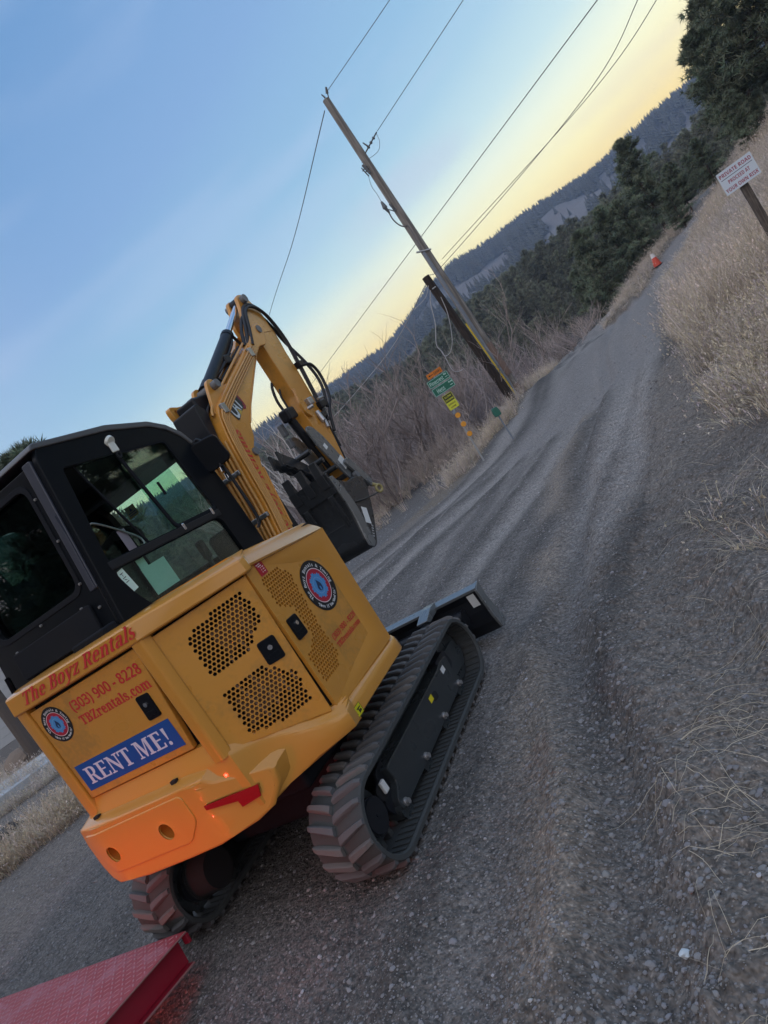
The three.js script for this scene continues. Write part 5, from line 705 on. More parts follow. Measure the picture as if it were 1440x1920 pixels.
{
  const s = thing('street_sign', 'two stacked green street name signs with orange and yellow signs on one thin post', 'street sign', [2.48, -0.2, -15.87]);
  const P0 = new THREE.Vector3(2.48, -0.2, -15.87), exd = [0.988, 0, 0.15], mk = (draw, w, h) => canvasTex(w, h, draw);
  mesh('post', cyl([0, 0, 0], [0.09, 2.3, -0.02], 0.022, 0.022, 10), MW.galv, s);
  const board = (name, cx, cy, w, h, draw, cw, ch, label, roll = 0) => { const back = new THREE.Group(); const up = [Math.sin(roll) * -0.988, Math.cos(roll), 0], e = [0.988 * Math.cos(roll), Math.sin(roll), 0.15 * Math.cos(roll)]; mesh(name, plate([cx, cy, 0.03], e, up, [[-w / 2, -h / 2], [w / 2, -h / 2], [w / 2, h / 2], [-w / 2, h / 2]], 0.006, { r: 0.015 }), MW.galv, s); const m = s.children[s.children.length - 1]; mesh('sign_face', sheet([cx, cy, 0.033], e, up, w, h), decalMat(mk(draw, cw, ch), { transparent: false }), m, label); };
  const green = (t, suf, arrow) => (x, w, h) => { x.fillStyle = '#0d6450'; x.fillRect(0, 0, w, h); x.strokeStyle = '#a9d6cc'; x.lineWidth = 9; x.strokeRect(8, 8, w - 16, h - 16); x.fillStyle = '#c4e6de'; x.font = '150px sans-serif'; x.save(); x.translate(t.length > 5 ? 32 : 100, 158); x.scale(t.length > 5 ? 0.66 : 0.72, 1); x.fillText(t, 0, 0); x.restore(); x.font = 'bold 62px sans-serif'; x.fillText(suf, w - 124, 78); x.fillRect(w - 112, 128, 70, 12); };
  board('name_board', 0.115, 2.142, 0.505, 0.165, green('Pinecrest', 'Rd'), 600, 200, 'green sign reading Pinecrest Rd');
  board('name_board', 0.12, 1.94, 0.505, 0.185, green('Hess', 'Ave'), 600, 200, 'green sign reading Hess Ave');
  board('arrow_board', 0.115, 2.31, 0.36, 0.115, (x, w, h) => { x.fillStyle = '#c9751c'; x.fillRect(0, 0, w, h); x.fillStyle = '#2a1408'; x.fillRect(70, 58, 100, 16); x.beginPath(); x.moveTo(34, 66); x.lineTo(82, 36); x.lineTo(82, 96); x.fill(); x.font = 'bold 86px sans-serif'; x.save(); x.translate(186, 98); x.scale(0.78, 1); x.fillText('GEARS', 0, 0); x.restore(); }, 420, 132, 'orange sign with an arrow');
  board('slow_board', 0.09, 1.605, 0.235, 0.36, (x, w, h) => { x.fillStyle = '#c9cf3e'; x.fillRect(0, 0, w, h); x.fillStyle = '#1c1f12'; x.fillRect(10, 10, w - 20, h * 0.47); x.textAlign = 'center'; x.font = 'bold 62px sans-serif'; x.fillStyle = '#c9cf3e'; x.fillText('SLOW', w / 2, 82); x.fillText('DOWN', w / 2, 158); x.fillStyle = '#23260f'; x.font = 'bold 52px sans-serif'; x.fillText('SINGLE', w / 2, 262); x.fillText('LANE', w / 2, 334); }, 240, 368, 'yellow and black sign reading SLOW DOWN SINGLE LANE');
  for (const y of [1.26, 1.03, 0.78]) mesh('reflector', cyl([0.055, y, 0.02], [0.058, y, 0.045], 0.06, 0.06, 18), std(0.75, 0.33, 0.03, 0.5), s);
  mesh('lower_tag', box(-0.02, 0.06, 1.32, 1.40, 0.02, 0.028, 0.004), MW.shade_grey, s);
  const b = thing('utility_marker', 'small dark green utility box in the grass beside the poles', 'utility box', [3.30, -0.1, -15.9]); b.scale.setScalar(0.62); b.position.y = 0.27;
  mesh('cabinet', [extZ([[-0.11, 0.45], [0.11, 0.45], [0.13, 0.62], [0.09, 0.78], [-0.09, 0.78], [-0.13, 0.62]], -0.1, 0.1, { r: 0.03, bevel: 0.01 })], std(0.02, 0.14, 0.10, 0.5), b); mesh('leg', cyl([0, -0.6, 0], [0, 0.46, 0], 0.03, 0.03, 8), MW.shade_grey, b);
  const pr = thing('private_road_sign', 'white sign with red lettering about a private road, on a grey wooden post', 'sign', [5.285, 0.2, -7.92]);
  mesh('post', cyl([-0.0, 0, 0], [-0.01, 1.62, 0], 0.052, 0.048, 16), std(0.26, 0.23, 0.21, 0.85, { map: woodTex }), pr);
  const e = [0.831, 0.03, 0.556], u = [0.0, 1, 0];
  const pb = mesh('board', plate([-0.045, 1.635, 0.068], e, u, [[-0.19, -0.13], [0.19, -0.13], [0.19, 0.13], [-0.19, 0.13]], 0.006, { r: 0.012 }), MW.galv, pr);
  mesh('sign_face', sheet([-0.0465, 1.635, 0.0705], e, u, 0.378, 0.258), decalMat(canvasTex(480, 330, (x, w, h) => { x.fillStyle = '#c9d6e2'; x.fillRect(0, 0, w, h); x.fillStyle = '#8e2340'; x.textAlign = 'center'; x.font = 'bold 74px sans-serif'; for (const [t, y] of [['PRIVATE ROAD', 88], ['PROCEED AT', 206], ['YOUR OWN RISK', 302]]) { const tw = x.measureText(t).width; x.save(); x.translate(w / 2, y); x.scale(t.length > 11 ? (w - 34) / tw : 300 / tw, 1.0); x.fillText(t, 0, 0); x.restore(); } x.fillStyle = '#43405e'; x.fillRect(24, 112, w - 48, 8); }), { transparent: false }), pb);
  
  const c = thing('traffic_cone', 'faded orange traffic cone with a white collar on the upper track', 'cone', [15.84, surf(15.84, -31.25), -31.25]);
  mesh('cone_body', new THREE.LatheGeometry([[0.20, 0.03], [0.18, 0.05], [0.105, 0.42]].map((p) => new THREE.Vector2(...p)), 24), std(0.62, 0.075, 0.04, 0.6), c); mesh('collar', new THREE.LatheGeometry([[0.106, 0.42], [0.072, 0.6], [0.066, 0.61]].map((p) => new THREE.Vector2(...p)), 24), std(0.7, 0.68, 0.68, 0.6), c); mesh('base', box(-0.25, 0.25, 0, 0.045, -0.25, 0.25, 0.02), M.matte, c);
}
{ // beyond the left edge of the road
  const dir = Math.atan2(0.49, 0.87);
  const slab = thing('concrete_slab', 'pale concrete strip beyond the left edge of the road', 'slab', [-8.3, 0.02, -12.6], dir);
  mesh('slab_top', box(-6, 4.2, -0.1, 0.10, -0.95, 0.95, 0.02), std(0.42, 0.45, 0.47, 0.8, { bumpMap: texFine, bumpScale: 0.004 }), slab); mesh('raised_band', box(-6, 4.2, 0.10, 0.112, -0.55, 0.1, 0.004), std(0.5, 0.54, 0.56, 0.7), slab);
  const h = thing('house', 'pale grey sided house wall behind the left verge with a meter box', 'house', [-11.2, 0, -17.6], dir);
  for (let k = 0; k < 14; k++) mesh('siding_board', box(-3.5, 2.2, 0.35 + k * 0.2, 0.545 + k * 0.2, -0.02, 0.02 + 0.015, 0.004), std(0.5, 0.52, 0.53, 0.7), h);
  mesh('foundation', box(-3.5, 2.2, -0.2, 0.345, -0.1, 0.03, 0.01), std(0.26, 0.26, 0.26, 0.9), h); mesh('wall', box(-3.5, 2.2, 0.3, 3.2, -4, -0.03, 0.01), std(0.45, 0.47, 0.48, 0.8), h); mesh('roof', extX([[0.5, 3.1], [-2, 4.2], [-4.5, 3.1], [-4.5, 3.2], [-2, 4.35], [0.5, 3.2]], -3.8, 2.5), std(0.09, 0.09, 0.1, 0.9), h);
  mesh('meter_box', [box(1.35, 1.75, 0.75, 1.25, 0.036, 0.14, 0.01), cyl([1.55, 1.08, 0.14], [1.55, 1.08, 0.2], 0.09, 0.09, 16)], std(0.3, 0.32, 0.33, 0.5), h);
  const rk = (name, label, cat, x, z, s, col, sd) => { setSeed(sd); const g = new THREE.IcosahedronGeometry(1, 2), p = g.attributes.position; for (let i = 0; i < p.count; i++) { const v = new THREE.Vector3().fromBufferAttribute(p, i), n = 0.75 + 0.5 * noise(v.x * 1.7 + sd, v.y * 1.7 + v.z * 2.3, sd); p.setXYZ(i, v.x * n * s[0], v.y * n * s[1], v.z * n * s[2]); } g.computeVertexNormals(); const m = mesh(name, g, std(...col, 0.9, { bumpMap: texFine, bumpScale: 0.01 }), scene); m.position.set(x, s[1] * 0.5, z); tag(m, label, cat); };
  rk('boulder', 'rounded brown boulder on the grass behind the concrete strip', 'rock', -8.93, -14.5, [0.38, 0.26, 0.3], [0.24, 0.19, 0.15], 5);
  rk('dark_rock', 'dark angular rock at the near edge of the left verge', 'rock', -5.62, -8.15, [0.2, 0.16, 0.16], [0.05, 0.048, 0.045], 8);
  rk('pale_rock', 'flat pale grey rock beside the dark one on the left verge', 'rock', -5.3, -8.25, [0.34, 0.10, 0.22], [0.36, 0.37, 0.37], 11);
  const pp = mesh('white_pipe', cyl([-5.78, 0.06, -8.3], [-6.6, 0.5, -9.2], 0.035, 0.035, 14), std(0.7, 0.75, 0.78, 0.4), scene); tag(pp, 'white plastic pipe leaning out of the left verge', 'pipe');
}
// ------------------------------------------------------------------ trees, brush, grass, stones
const colAttr = (g, fn) => { const n = g.attributes.position.count, c = new Float32Array(n * 3); for (let i = 0; i < n; i++) { const v = fn(i); c.set(v, i * 3); } g.setAttribute('color', new THREE.BufferAttribute(c, 3)); return g; };
const MV = {
  needle: new THREE.MeshStandardMaterial({ vertexColors: true, roughness: 0.75, side: THREE.DoubleSide }), bark: std(0.10, 0.075, 0.06, 0.95, { bumpMap: texFine, bumpScale: 0.02 }),
  twig: new THREE.MeshStandardMaterial({ vertexColors: true, roughness: 0.9 }), birch: std(0.52, 0.5, 0.48, 0.8),
  grass: new THREE.MeshStandardMaterial({ vertexColors: true, roughness: 0.85, side: THREE.DoubleSide }), stone: new THREE.MeshStandardMaterial({ roughness: 0.92 }),
};
function limb(pos, col, a, b, r0, r1, c, sides = 4) {               // a tapered stick as raw triangles
  const d = b.clone().sub(a).normalize(), u = (Math.abs(d.y) < 0.9 ? new THREE.Vector3(0, 1, 0) : new THREE.Vector3(1, 0, 0)).cross(d).normalize(), w = d.clone().cross(u);
  for (let k = 0; k < sides; k++) {
    const t0 = k / sides * 6.2832, t1 = (k + 1) / sides * 6.2832, f = (o, r, t) => [o.x + (u.x * Math.cos(t) + w.x * Math.sin(t)) * r, o.y + (u.y * Math.cos(t) + w.y * Math.sin(t)) * r, o.z + (u.z * Math.cos(t) + w.z * Math.sin(t)) * r];
    const p = f(a, r0, t0), q = f(a, r0, t1), s = f(b, r1, t1), e = f(b, r1, t0); pos.push(...p, ...q, ...s, ...p, ...s, ...e); if (col) for (let i = 0; i < 6; i++) col.push(...c);
  }
}
function raw(pos, col) { const g = new THREE.BufferGeometry(); g.setAttribute('position', new THREE.Float32BufferAttribute(pos, 3)); if (col) g.setAttribute('color', new THREE.Float32BufferAttribute(col, 3)); g.computeVertexNormals(); return g; }
function pineGeo(H, spread, nBr, tuftsPer, needles, nl, base, sd, bare = 0.18) {
  setSeed(sd); const tp = [], np = [], nc = []; const V = (x, y, z) => new THREE.Vector3(x, y, z);
  let prev = V(0, -0.4, 0); const top = V(rr(-0.3, 0.3), H, rr(-0.3, 0.3)), tr = H * 0.017 + 0.03; const ax = (t) => V(top.x * t * t + Math.sin(t * 5 + sd) * 0.05 * H * 0.05, H * t, top.z * t * t);
  for (let k = 1; k <= 8; k++) { const q = ax(k / 8); limb(tp, null, prev, q, tr * (1 - (k - 1) / 8.6), tr * (1 - k / 8.6), null, 8); prev = q; }
  for (let b = 0; b < nBr; b++) {
    const t = bare + (1 - bare) * Math.pow((b + rnd()) / nBr, 0.85), o = ax(Math.min(t, 0.99)), az = b * 2.39996 + rr(-0.5, 0.5), gap = noise(t * 6, az * 0.8, sd) ;
    const L = spread * (0.16 + 1.0 * Math.pow(1 - t, 0.62) * (t < 0.3 ? 0.82 : 1)) * rr(0.6, 1.12) * (gap < 0.35 ? 0.5 : gap > 0.7 ? 1.15 : 1) * (t > 0.93 ? 0.6 : 1), rise = lerp(-0.12, 0.75, t * t) + rr(-0.15, 0.15);
    const e = o.clone().add(V(Math.cos(az) * L, rise * L + 0.12 * L, Math.sin(az) * L)), m = o.clone().lerp(e, 0.55).add(V(0, -0.07 * L, 0));
    limb(tp, null, o, m, tr * 0.26 * (1.15 - t), tr * 0.16 * (1.15 - t), null, 4); limb(tp, null, m, e, tr * 0.16 * (1.15 - t), 0.006, null, 4);
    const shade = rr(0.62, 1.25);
    for (let k = 0; k < tuftsPer; k++) {
      const s = Math.pow(rnd(), 0.5), q = (s < 0.55 ? o.clone().lerp(m, s / 0.55) : m.clone().lerp(e, (s - 0.55) / 0.45)); if (s < 0.22 && rnd() < 0.7) continue;
      const sp = L * 0.17 * (0.5 + s); q.add(V(rr(-sp, sp), rr(-sp * 0.45, sp * 0.55), rr(-sp, sp)));
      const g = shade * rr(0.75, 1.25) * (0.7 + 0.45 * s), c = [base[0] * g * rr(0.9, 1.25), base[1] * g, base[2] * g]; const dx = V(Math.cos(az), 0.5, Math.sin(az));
      for (let j = 0; j < needles; j++) {
        const d = V(rr(-1, 1), rr(-0.75, 1), rr(-1, 1)).normalize().add(dx.clone().multiplyScalar(0.55)).normalize(), w = d.clone().cross(V(rr(-1, 1), rr(-1, 1), rr(-1, 1))).normalize().multiplyScalar(nl * rr(0.055, 0.085)), tip = q.clone().addScaledVector(d, nl * rr(0.7, 1.15));
        np.push(q.x - w.x, q.y - w.y, q.z - w.z, q.x + w.x, q.y + w.y, q.z + w.z, tip.x, tip.y, tip.z); for (let i = 0; i < 3; i++) nc.push(...c);
      }
    }
  }
  return [raw(tp), raw(np, nc)];
}
const GREEN = [0.15, 0.20, 0.135];
const pineV = [pineGeo(8, 2.3, 72, 34, 13, 0.40, GREEN, 11), pineGeo(9.5, 2.3, 80, 34, 13, 0.40, GREEN, 23), pineGeo(6, 2.0, 60, 32, 13, 0.34, GREEN, 37, 0.05)];
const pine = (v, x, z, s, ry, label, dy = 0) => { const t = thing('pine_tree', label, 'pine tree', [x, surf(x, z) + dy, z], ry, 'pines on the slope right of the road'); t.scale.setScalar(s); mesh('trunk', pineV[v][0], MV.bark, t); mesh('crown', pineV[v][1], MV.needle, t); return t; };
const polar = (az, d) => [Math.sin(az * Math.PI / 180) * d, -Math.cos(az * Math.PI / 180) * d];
const PH = [8.6, 10.1, 6.6];
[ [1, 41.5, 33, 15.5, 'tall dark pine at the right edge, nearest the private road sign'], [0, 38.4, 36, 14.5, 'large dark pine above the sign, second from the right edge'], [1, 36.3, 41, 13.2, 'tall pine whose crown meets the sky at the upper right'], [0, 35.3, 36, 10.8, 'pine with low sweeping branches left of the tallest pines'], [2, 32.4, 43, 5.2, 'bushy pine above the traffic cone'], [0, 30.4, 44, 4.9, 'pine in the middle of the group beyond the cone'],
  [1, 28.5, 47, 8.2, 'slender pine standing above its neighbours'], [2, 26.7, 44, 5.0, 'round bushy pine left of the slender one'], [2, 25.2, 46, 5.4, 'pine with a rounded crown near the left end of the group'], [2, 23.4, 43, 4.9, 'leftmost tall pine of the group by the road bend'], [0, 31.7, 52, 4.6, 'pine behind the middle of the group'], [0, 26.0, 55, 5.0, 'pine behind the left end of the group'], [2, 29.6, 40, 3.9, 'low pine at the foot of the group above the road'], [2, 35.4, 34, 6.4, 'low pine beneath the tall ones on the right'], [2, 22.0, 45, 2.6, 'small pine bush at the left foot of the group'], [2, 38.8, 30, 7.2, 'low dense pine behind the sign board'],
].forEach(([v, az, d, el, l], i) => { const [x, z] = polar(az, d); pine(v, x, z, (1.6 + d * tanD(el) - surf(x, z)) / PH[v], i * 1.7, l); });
{ const lp = polar(-20.6, 21); const t = pine(0, lp[0], lp[1], (1.6 + 21 * tanD(14.6)) / 8.4, 0.6, 'pine whose tufted top shows above the excavator cab roof on the left'); delete t.userData.group; }
{ const t = thing('tree_trunk', 'dark bare tree trunk standing behind the concrete strip on the left', 'tree trunk', [-8.35, -0.1, -14.1]); const p = []; limb(p, null, new THREE.Vector3(0, 0, 0), new THREE.Vector3(-0.03, 5.5, -0.1), 0.15, 0.10, null, 12); mesh('trunk', raw(p), std(0.10, 0.08, 0.068, 0.9, { bumpMap: texFine, bumpScale: 0.02 }), t); }
// pines behind the photographer, mirrored in the cab glass
[[-93, 13, 1.25, 'pine standing left of the trailer, out of the picture'], [-99, 11.3, 1.3, 'tall pine left behind the camera, mirrored in the rear cab window'], [-104, 14.5, 1.3, 'pine behind the trailer, out of the picture'], [-84, 14.5, 1.2, 'pine on the left verge, out of the picture'], [-110, 11, 1.1, 'second pine behind the trailer, out of the picture'], [160, 13, 1.0, 'pine straight behind the camera'], [52, 24, 1.0, 'pine on the bank just outside the right edge'], [60, 20, 1.05, 'pine on the bank to the right of the camera'], [70, 24, 1.1, 'pine on the upper bank to the right of the camera'], [84, 20, 1.0, 'pine on the bank beside the camera']].forEach(([az, d, sc, l], i) => { const [x, z] = polar(az, d), t = pine(i % 2, x, z, sc, i, l); delete t.userData.group; });

// far woods: instanced, too many to count
function inst(name, label, cat, geo, mat, items, kind = 'stuff') {
  const m = new THREE.InstancedMesh(geo, mat, items.length), M4 = new THREE.Matrix4(), q = new THREE.Quaternion(), e = new THREE.Euler(), c = new THREE.Color();
  items.forEach((it, i) => { e.set(it.rx || 0, it.ry || 0, it.rz || 0); q.setFromEuler(e); M4.compose(new THREE.Vector3(it.x, it.y, it.z), q, new THREE.Vector3(it.sx ?? it.s, it.s, it.sz ?? it.s)); m.setMatrixAt(i, M4); if (it.c) m.setColorAt(i, c.setRGB(...it.c)); });
  m.name = numbered(name); m.castShadow = m.receiveShadow = true; scene.add(m); return tag(m, label, cat, null, kind);
}
{
  const a = pineGeo(8, 1.9, 44, 13, 4, 0.62, [0.14, 0.165, 0.115], 51, 0.06), both = (g) => { const t = colAttr(g[0], () => [0.06, 0.045, 0.035]); return mergeGeometries([t, g[1]]); };
  const b = pineGeo(6, 2.3, 40, 13, 4, 0.62, [0.16, 0.18, 0.125], 57, 0.03), fg = [both(a), both(b)];
  for (const k of [0, 1]) {
    const items = []; setSeed(400 + k);
    for (let i = 0; i < 6000; i++) { const az = rr(-52, 40), d = Math.sqrt(rr(84 * 84, 290 * 290)), [x, z] = polar(az, d); if (fbm(x * 0.02 + 4, z * 0.02, 4, 81) > 0.62 && d > 120) continue;  items.push({ x, y: groundH(x, z) - 0.2, z, s: rr(0.5, 0.95) * lerp(0.55, 1, sst(84, 130, d)), ry: rr(0, 6.28), c: (() => { const g = rr(0.7, 1.3); return [g, g, g * rr(0.9, 1.05)]; })() }); }
    inst('hillside_woods', k ? 'bushy green pines covering the near hillside' : 'tall green pines covering the near hillside', 'woods', fg[k], MV.needle, items);
  }
  setSeed(91); const cp = [], cc = []; for (let k = 0; k < 26; k++) { const t = k / 26, y = 1 + 7 * t, r = 1.7 * (1 - t) + 0.25, a2 = k * 2.4; for (let j = 0; j < 3; j++) { const A = a2 + j * 2.1, g = rr(0.7, 1.3); cp.push(0, y + 1.5, 0, Math.cos(A - 0.7) * r, y - 0.4 * rnd(), Math.sin(A - 0.7) * r, Math.cos(A + 0.7) * r * rr(0.7, 1.2), y - 0.4 * rnd(), Math.sin(A + 0.7) * r); for (let i = 0; i < 3; i++) cc.push(0.09 * g, 0.105 * g, 0.095 * g); } }
  const fc = raw(cp, cc), items = [];
  for (let i = 0; i < 26000; i++) { const az = rr(-54, 44), d = Math.sqrt(rr(340 * 340, 955 * 955)), [x, z] = polar(az, d), th = az, r = d, patch = fbm(x * 0.02 + 4, z * 0.02, 4, 81); const pale = sst(0.46, 0.6, fbm(th * 0.55 + 40, r * 0.012, 4, 85)) * (1 - sst(560, 760, r + 140 * (patch - 0.5))); if (pale > 0.25 && rnd() < 0.93) continue; items.push({ x, y: groundH(x, z) - 0.3, z, s: rr(0.7, 1.35), ry: rr(0, 6.28), c: (() => { const g = rr(0.75, 1.25); return [g, g, g]; })() }); }
  inst('mountain_woods', 'dark conifers covering the far mountain', 'woods', fc, MV.needle, items);
}
// leafless thicket beyond the side road
function shrubGeo(sd, H, stems, base, depth = 4, r0 = 0.022, sway = 0.85) {
  setSeed(sd); const pos = [], col = []; const V = (x, y, z) => new THREE.Vector3(x, y, z);
  const grow = (a, d, L, r, lv) => { const segs = 2; let p = a.clone(), dir = d.clone(); const g = rr(0.7, 1.35), c = base.map((v) => v * g); for (let k = 0; k < segs; k++) { dir.add(V(rr(-1, 1), rr(-0.35, 0.55), rr(-1, 1)).multiplyScalar(0.34)).normalize(); const q = p.clone().addScaledVector(dir, L / segs); limb(pos, col, p, q, r * (1 - k * 0.25), r * (0.75 - k * 0.25), c, lv > 1 ? 4 : 3); if (lv > 0) { const n = lv === 1 ? 2 : 2; for (let j = 0; j < n; j++) { const nd = dir.clone().add(V(rr(-1, 1), rr(-0.2, 0.9), rr(-1, 1)).multiplyScalar(0.75)).normalize(); grow(p.clone().lerp(q, rr(0.3, 1)), nd, L * rr(0.5, 0.72), r * 0.55, lv - 1); } } p = q; } };
  for (let s = 0; s < stems; s++) { const az = rr(0, 6.28); grow(V(Math.cos(az) * 0.25, -0.1, Math.sin(az) * 0.25), V(Math.cos(az) * sway, 1, Math.sin(az) * sway).normalize(), H * rr(0.42, 0.6), r0, depth - 1); }
  return raw(pos, col);
}
const TW = [0.33, 0.285, 0.28];
const shrubs = [shrubGeo(61, 2.7, 6, TW), shrubGeo(62, 3.1, 5, [0.36, 0.31, 0.29]), shrubGeo(63, 2.2, 7, [0.29, 0.26, 0.265]), shrubGeo(64, 1.6, 7, [0.42, 0.36, 0.32])];
setSeed(801);
{
  const put = (az, d, v, s, row) => { const [x, z] = polar(az, d), t = thing('bare_shrub', ['leafless grey shrub in the front of the tangled thicket beyond the side road', 'leafless shrub deep in the thicket, below the wooded hillside', 'pale leafless shrub right of the utility poles by the road bend', 'low leafless bush at the near foot of the thicket'][row], 'shrub', [x, surf(x, z) - 0.05, z], rr(0, 6.28), ['front shrubs of the thicket', 'rear shrubs of the thicket', 'shrubs right of the poles', 'low bushes at the thicket foot'][row]); t.scale.set(s * rr(0.9, 1.2), s, s * rr(0.9, 1.2)); mesh('branches', shrubs[v], MV.twig, t); };
  for (let i = 0; i < 34; i++) put(lerp(-9, 12, (i + rnd()) / 34), lerp(20.5, 29, Math.pow(rnd(), 1.3)) + (i / 34) * 4, Math.floor(rr(0, 3)), rr(1.0, 1.45), 0);
  for (let i = 0; i < 44; i++) put(lerp(-12, 15, (i + rnd()) / 44), rr(31, 46), Math.floor(rr(0, 3)), rr(1.2, 1.9), 1);
  for (let i = 0; i < 16; i++) put(lerp(12, 21, (i + rnd()) / 16), rr(33, 44), Math.floor(rr(0, 4)), rr(0.55, 0.95), 2);
  for (let i = 0; i < 12; i++) put(lerp(-6, 9, (i + rnd()) / 12), rr(19.6, 22), 3, rr(0.5, 0.85), 3);
}
{ const G = [shrubGeo(81, 4.4, 3, [0.34, 0.29, 0.27], 5, 0.055, 0.35), shrubGeo(82, 3.8, 4, [0.30, 0.26, 0.25], 5, 0.05, 0.6)];
  setSeed(901);
  [[-6.5, 20, 0, 1.15, 'leafless tree behind the left side of the boom'], [-1.6, 21, 1, 1.2, 'leafless tree seen between boom and stick'], [1.2, 19.5, 1, 0.85, 'dark leafless tree with curved stems right of the bucket'], [3.2, 22, 0, 0.95, 'upright leafless tree at the middle of the thicket'], [5.2, 21.5, 1, 0.95, 'spreading leafless tree left of the street signs'], [7.0, 25, 0, 0.9, 'leafless tree rising behind the street signs'], [-3.2, 26, 0, 1.3, 'tall leafless tree behind the excavator arm']].forEach(([az, d, v, sc, l]) => { const [x, z] = polar(az, d), t = thing('bare_tree', l, 'tree', [x, surf(x, z) - 0.05, z], rr(0, 6)); t.scale.setScalar(sc); mesh('branches', G[v], MV.twig, t); }); }
{ const t = thing('pale_tree', 'bare tree with whitish branches behind the excavator boom', 'tree', [...polar(-3.4, 19)].reduce((a, v, i) => (i ? [a[0], -0.3, v] : [v]), []), 0.4); mesh('branches', colAttr(shrubGeo(71, 4.6, 4, [0.6, 0.58, 0.55], 4, 0.05, 0.22), () => [0.58, 0.56, 0.53]), MV.twig, t); }
// dry grass
function tuftGeo(sd, n, h, lean, w, flat = 0) {
  setSeed(sd); const pos = [], col = [];
  for (let i = 0; i < n; i++) {
    const az = rr(0, 6.28), r = rr(0, 0.13), x = Math.cos(az) * r, z = Math.sin(az) * r, a2 = az + rr(-0.9, 0.9), H = h * rr(0.5, 1.1), l = lean * rr(0.3, 1.2), dx = Math.cos(a2), dz = Math.sin(a2), wx = -dz * w, wz = dx * w, g = rr(0.7, 1.25), c = [0.60 * g, 0.54 * g * rr(0.94, 1.04), 0.42 * g * rr(0.85, 1.2)];
    const P = (t) => [x + dx * l * H * t * t, H * t * (1 - flat * 0.7 * t), z + dz * l * H * t * t], S = 3;
    for (let k = 0; k < S; k++) { const a = P(k / S), b = P((k + 1) / S), u = 1 - k / S * 0.75, v = k === S - 1 ? 0.12 : 1 - (k + 1) / S * 0.75; pos.push(a[0] - wx * u, a[1], a[2] - wz * u, a[0] + wx * u, a[1], a[2] + wz * u, b[0] + wx * v, b[1], b[2] + wz * v, a[0] - wx * u, a[1], a[2] - wz * u, b[0] + wx * v, b[1], b[2] + wz * v, b[0] - wx * v, b[1], b[2] - wz * v); for (let j = 0; j < 6; j++) col.push(...c); }
    if (i % 3 === 0) { const a = P(1); for (let j = 0; j < 3; j++) { const o = [rr(-0.02, 0.02), rr(-0.05, 0.03), rr(-0.02, 0.02)]; pos.push(a[0], a[1], a[2], a[0] + o[0] - 0.006, a[1] + o[1], a[2] + o[2], a[0] + o[0] + 0.006, a[1] + o[1] + 0.012, a[2] + o[2] + 0.006); for (let m = 0; m < 3; m++) col.push(c[0] * 1.15, c[1] * 1.15, c[2] * 1.2); } }
  }
  return raw(pos, col);
}
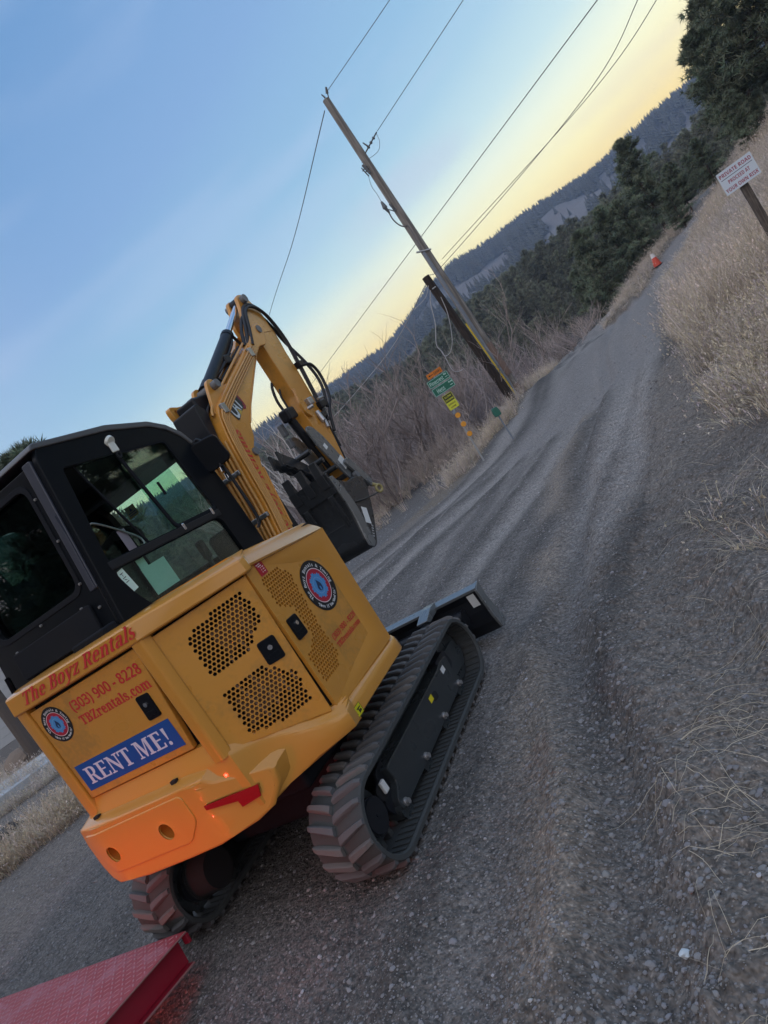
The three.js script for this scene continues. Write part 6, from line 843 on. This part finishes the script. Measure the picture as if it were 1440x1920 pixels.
{
  const T = [tuftGeo(1, 26, 0.42, 0.55, 0.0032), tuftGeo(2, 24, 0.30, 1.1, 0.003, 0.5), tuftGeo(3, 22, 0.55, 0.4, 0.0034)], lists = [[], [], []]; setSeed(555);
  for (let i = 0; i < 90000; i++) {
    const az = rr(-44, 50), d = 3.2 * Math.pow(16, Math.pow(rnd(), 0.85)), [x, z] = polar(az, d), g = grassCover(x, z); if (rnd() > g * (d < 9 ? 0.75 : 1)) continue;
    const k = d < 9 && x > 0 ? (rnd() < 0.75 ? 1 : 0) : rnd() < 0.4 ? 1 : rnd() < 0.6 ? 0 : 2, far = 1 + 0.35 * sst(12, 40, d), gr = rr(0.75, 1.15), grey = fbm(x * 0.5, z * 0.5, 2, 95);
    const ns = z < -17 ? (Math.abs(polyDist(STRIP, x, z)[0]) < 0.9 ? 0.85 : lerp(0.4, 1, sst(1.6, 3.2, Math.abs(polyDist(SPUR, x, z)[0])))) : 1; lists[k].push({ x, y: surf(x, z) - 0.02, z, s: ns * rr(0.6, 1.1) * (0.35 + 1.15 * fbm(x * 1.1, z * 1.1, 3, 97)) * (d < 6 && x > 0 ? 0.7 : 1) * (x < 0 ? 0.62 : 1), sx: far * rr(0.7, 1.1), sz: far * rr(0.7, 1.1), ry: rr(0, 6.28), rx: rr(-0.35, 0.35), rz: rr(-0.35, 0.35), c: [gr, gr * lerp(0.93, 1.02, grey), gr * lerp(0.85, 1.18, grey)] });
  }
  lists.forEach((l, k) => inst('dry_grass', ['straw coloured grass tufts on the bank and verges', 'flattened dry grass on the bank and verges', 'tall dry grass on the bank and between the tracks'][k], 'dry grass', T[k], MV.grass, l));
  // loose straws lying on the near earth
  setSeed(77); const pos = [], col = [];
  const straw = (x, z, L, az, lift, w = 0.0013) => { let p = new THREE.Vector3(x, surf(x, z) + 0.012, z), a = az; const g = rr(0.75, 1.2), c = [0.52 * g, 0.46 * g, 0.35 * g], n = 5; for (let k = 0; k < n; k++) { a += rr(-0.16, 0.16); const nx = p.x + Math.cos(a) * L / n, nz = p.z + Math.sin(a) * L / n, q = new THREE.Vector3(nx, surf(nx, nz) + 0.01 + lift * Math.sin(Math.PI * (k + 1) / n), nz); limb(pos, col, p, q, w * (1 - k / n * 0.6), w * (0.9 - k / n * 0.6), c, 4); p = q; } };
  for (let i = 0; i < 900; i++) { const az = rr(2, 42), d = rr(1.4, 6.2), [x, z] = polar(az, d), e = x + z * 0.5 + 1.0; if (rnd() > sst(0, 0.9, e) * 0.42 + 0.008) continue; straw(x, z, rr(0.05, 0.3), rr(0, 6.28), rr(0, 0.045), rr(0.0007, 0.0014)); }
  for (const [x, z] of [[0.36, -2.38], [0.88, -2.87], [0.4, -2.01], [1.45, -3.65], [0.53, -2.51], [0.12, -1.59], [1.13, -3.17], [0.76, -2.5], [0.32, -2.09], [1.9, -3.9], [2.3, -4.4], [1.6, -3.1]]) { const a = rr(0, 6.28), n = 5 + Math.floor(rnd() * 12); for (let k = 0; k < n; k++) straw(x + rr(-0.13, 0.13), z + rr(-0.13, 0.13), rr(0.08, 0.26), a + rr(-1.1, 1.1), rr(0.0, 0.04), rr(0.0007, 0.0015)); }
  tag(mesh('loose_straw', raw(pos, col), MV.grass, scene), 'loose dry straws scattered on the bare earth at the right', 'straw', null, 'stuff');
}
// stones and clods
{
  setSeed(31); const geos = [0, 1, 2].map((k) => { const g = new THREE.IcosahedronGeometry(1, k === 2 ? 1 : 0), p = g.attributes.position, m = new Map(); for (let i = 0; i < p.count; i++) { const key = [p.getX(i), p.getY(i), p.getZ(i)].map((v) => v.toFixed(3)).join(); if (!m.has(key)) m.set(key, rr(0.7, 1.2)); const s = m.get(key); p.setXYZ(i, p.getX(i) * s, p.getY(i) * s * 0.7, p.getZ(i) * s); } g.computeVertexNormals(); return g; }), L = [[], [], []];
  for (let i = 0; i < 95000; i++) {
    const az = rr(-46, 43), d = 1.3 * Math.pow(13, Math.pow(rnd(), 0.8)), [x, z] = polar(az, d), Z = zones(x, z); if (padFlat(x, z) > 0.5 && rnd() < 0.5) continue; if (Z.l > 1.6 && x > -1.5 && rnd() < 0.6) continue;
    const edge = Math.exp(-(((Z.l - 1.45) / 0.3) ** 2)), big = rnd() < 0.002 + 0.05 * edge + (Z.l > 1.6 ? 0.05 : 0), s = big ? rr(0.005, 0.013) : 0.0013 * Math.pow(4.2, rnd() * rnd() * 1.4) * (1 + d * 0.11), g = (big ? rr(0.2, 0.28) : rnd() < 0.015 ? rr(0.36, 0.48) : rr(0.18, 0.30));
    L[big ? 2 : i % 2].push({ x, y: surf(x, z) + s * 0.15, z, s, sx: s * rr(0.8, 1.4), sz: s * rr(0.8, 1.3), ry: rr(0, 6.28), rx: rr(-0.4, 0.4), c: [g, g * 0.97, g * rr(0.92, 1.02)] });
  }
  ['fine grey gravel scattered over the near road', 'angular gravel scattered over the near road', 'earth clods along the edge of the wheel rut'].forEach((l, k) => inst(k === 2 ? 'earth_clods' : 'gravel', l, k === 2 ? 'clods' : 'gravel', geos[k], MV.stone, L[k]));
  const w = mesh('white_pebble', geos[2].clone(), std(0.6, 0.66, 0.68, 0.7), scene); w.scale.set(0.018, 0.016, 0.014); { const x = 0.02, z = -1.82; w.position.set(x, surf(x, z) + 0.006, z); } tag(w, 'single white pebble on the bare earth near the bottom', 'pebble');
}
renderer.render(scene, camera);
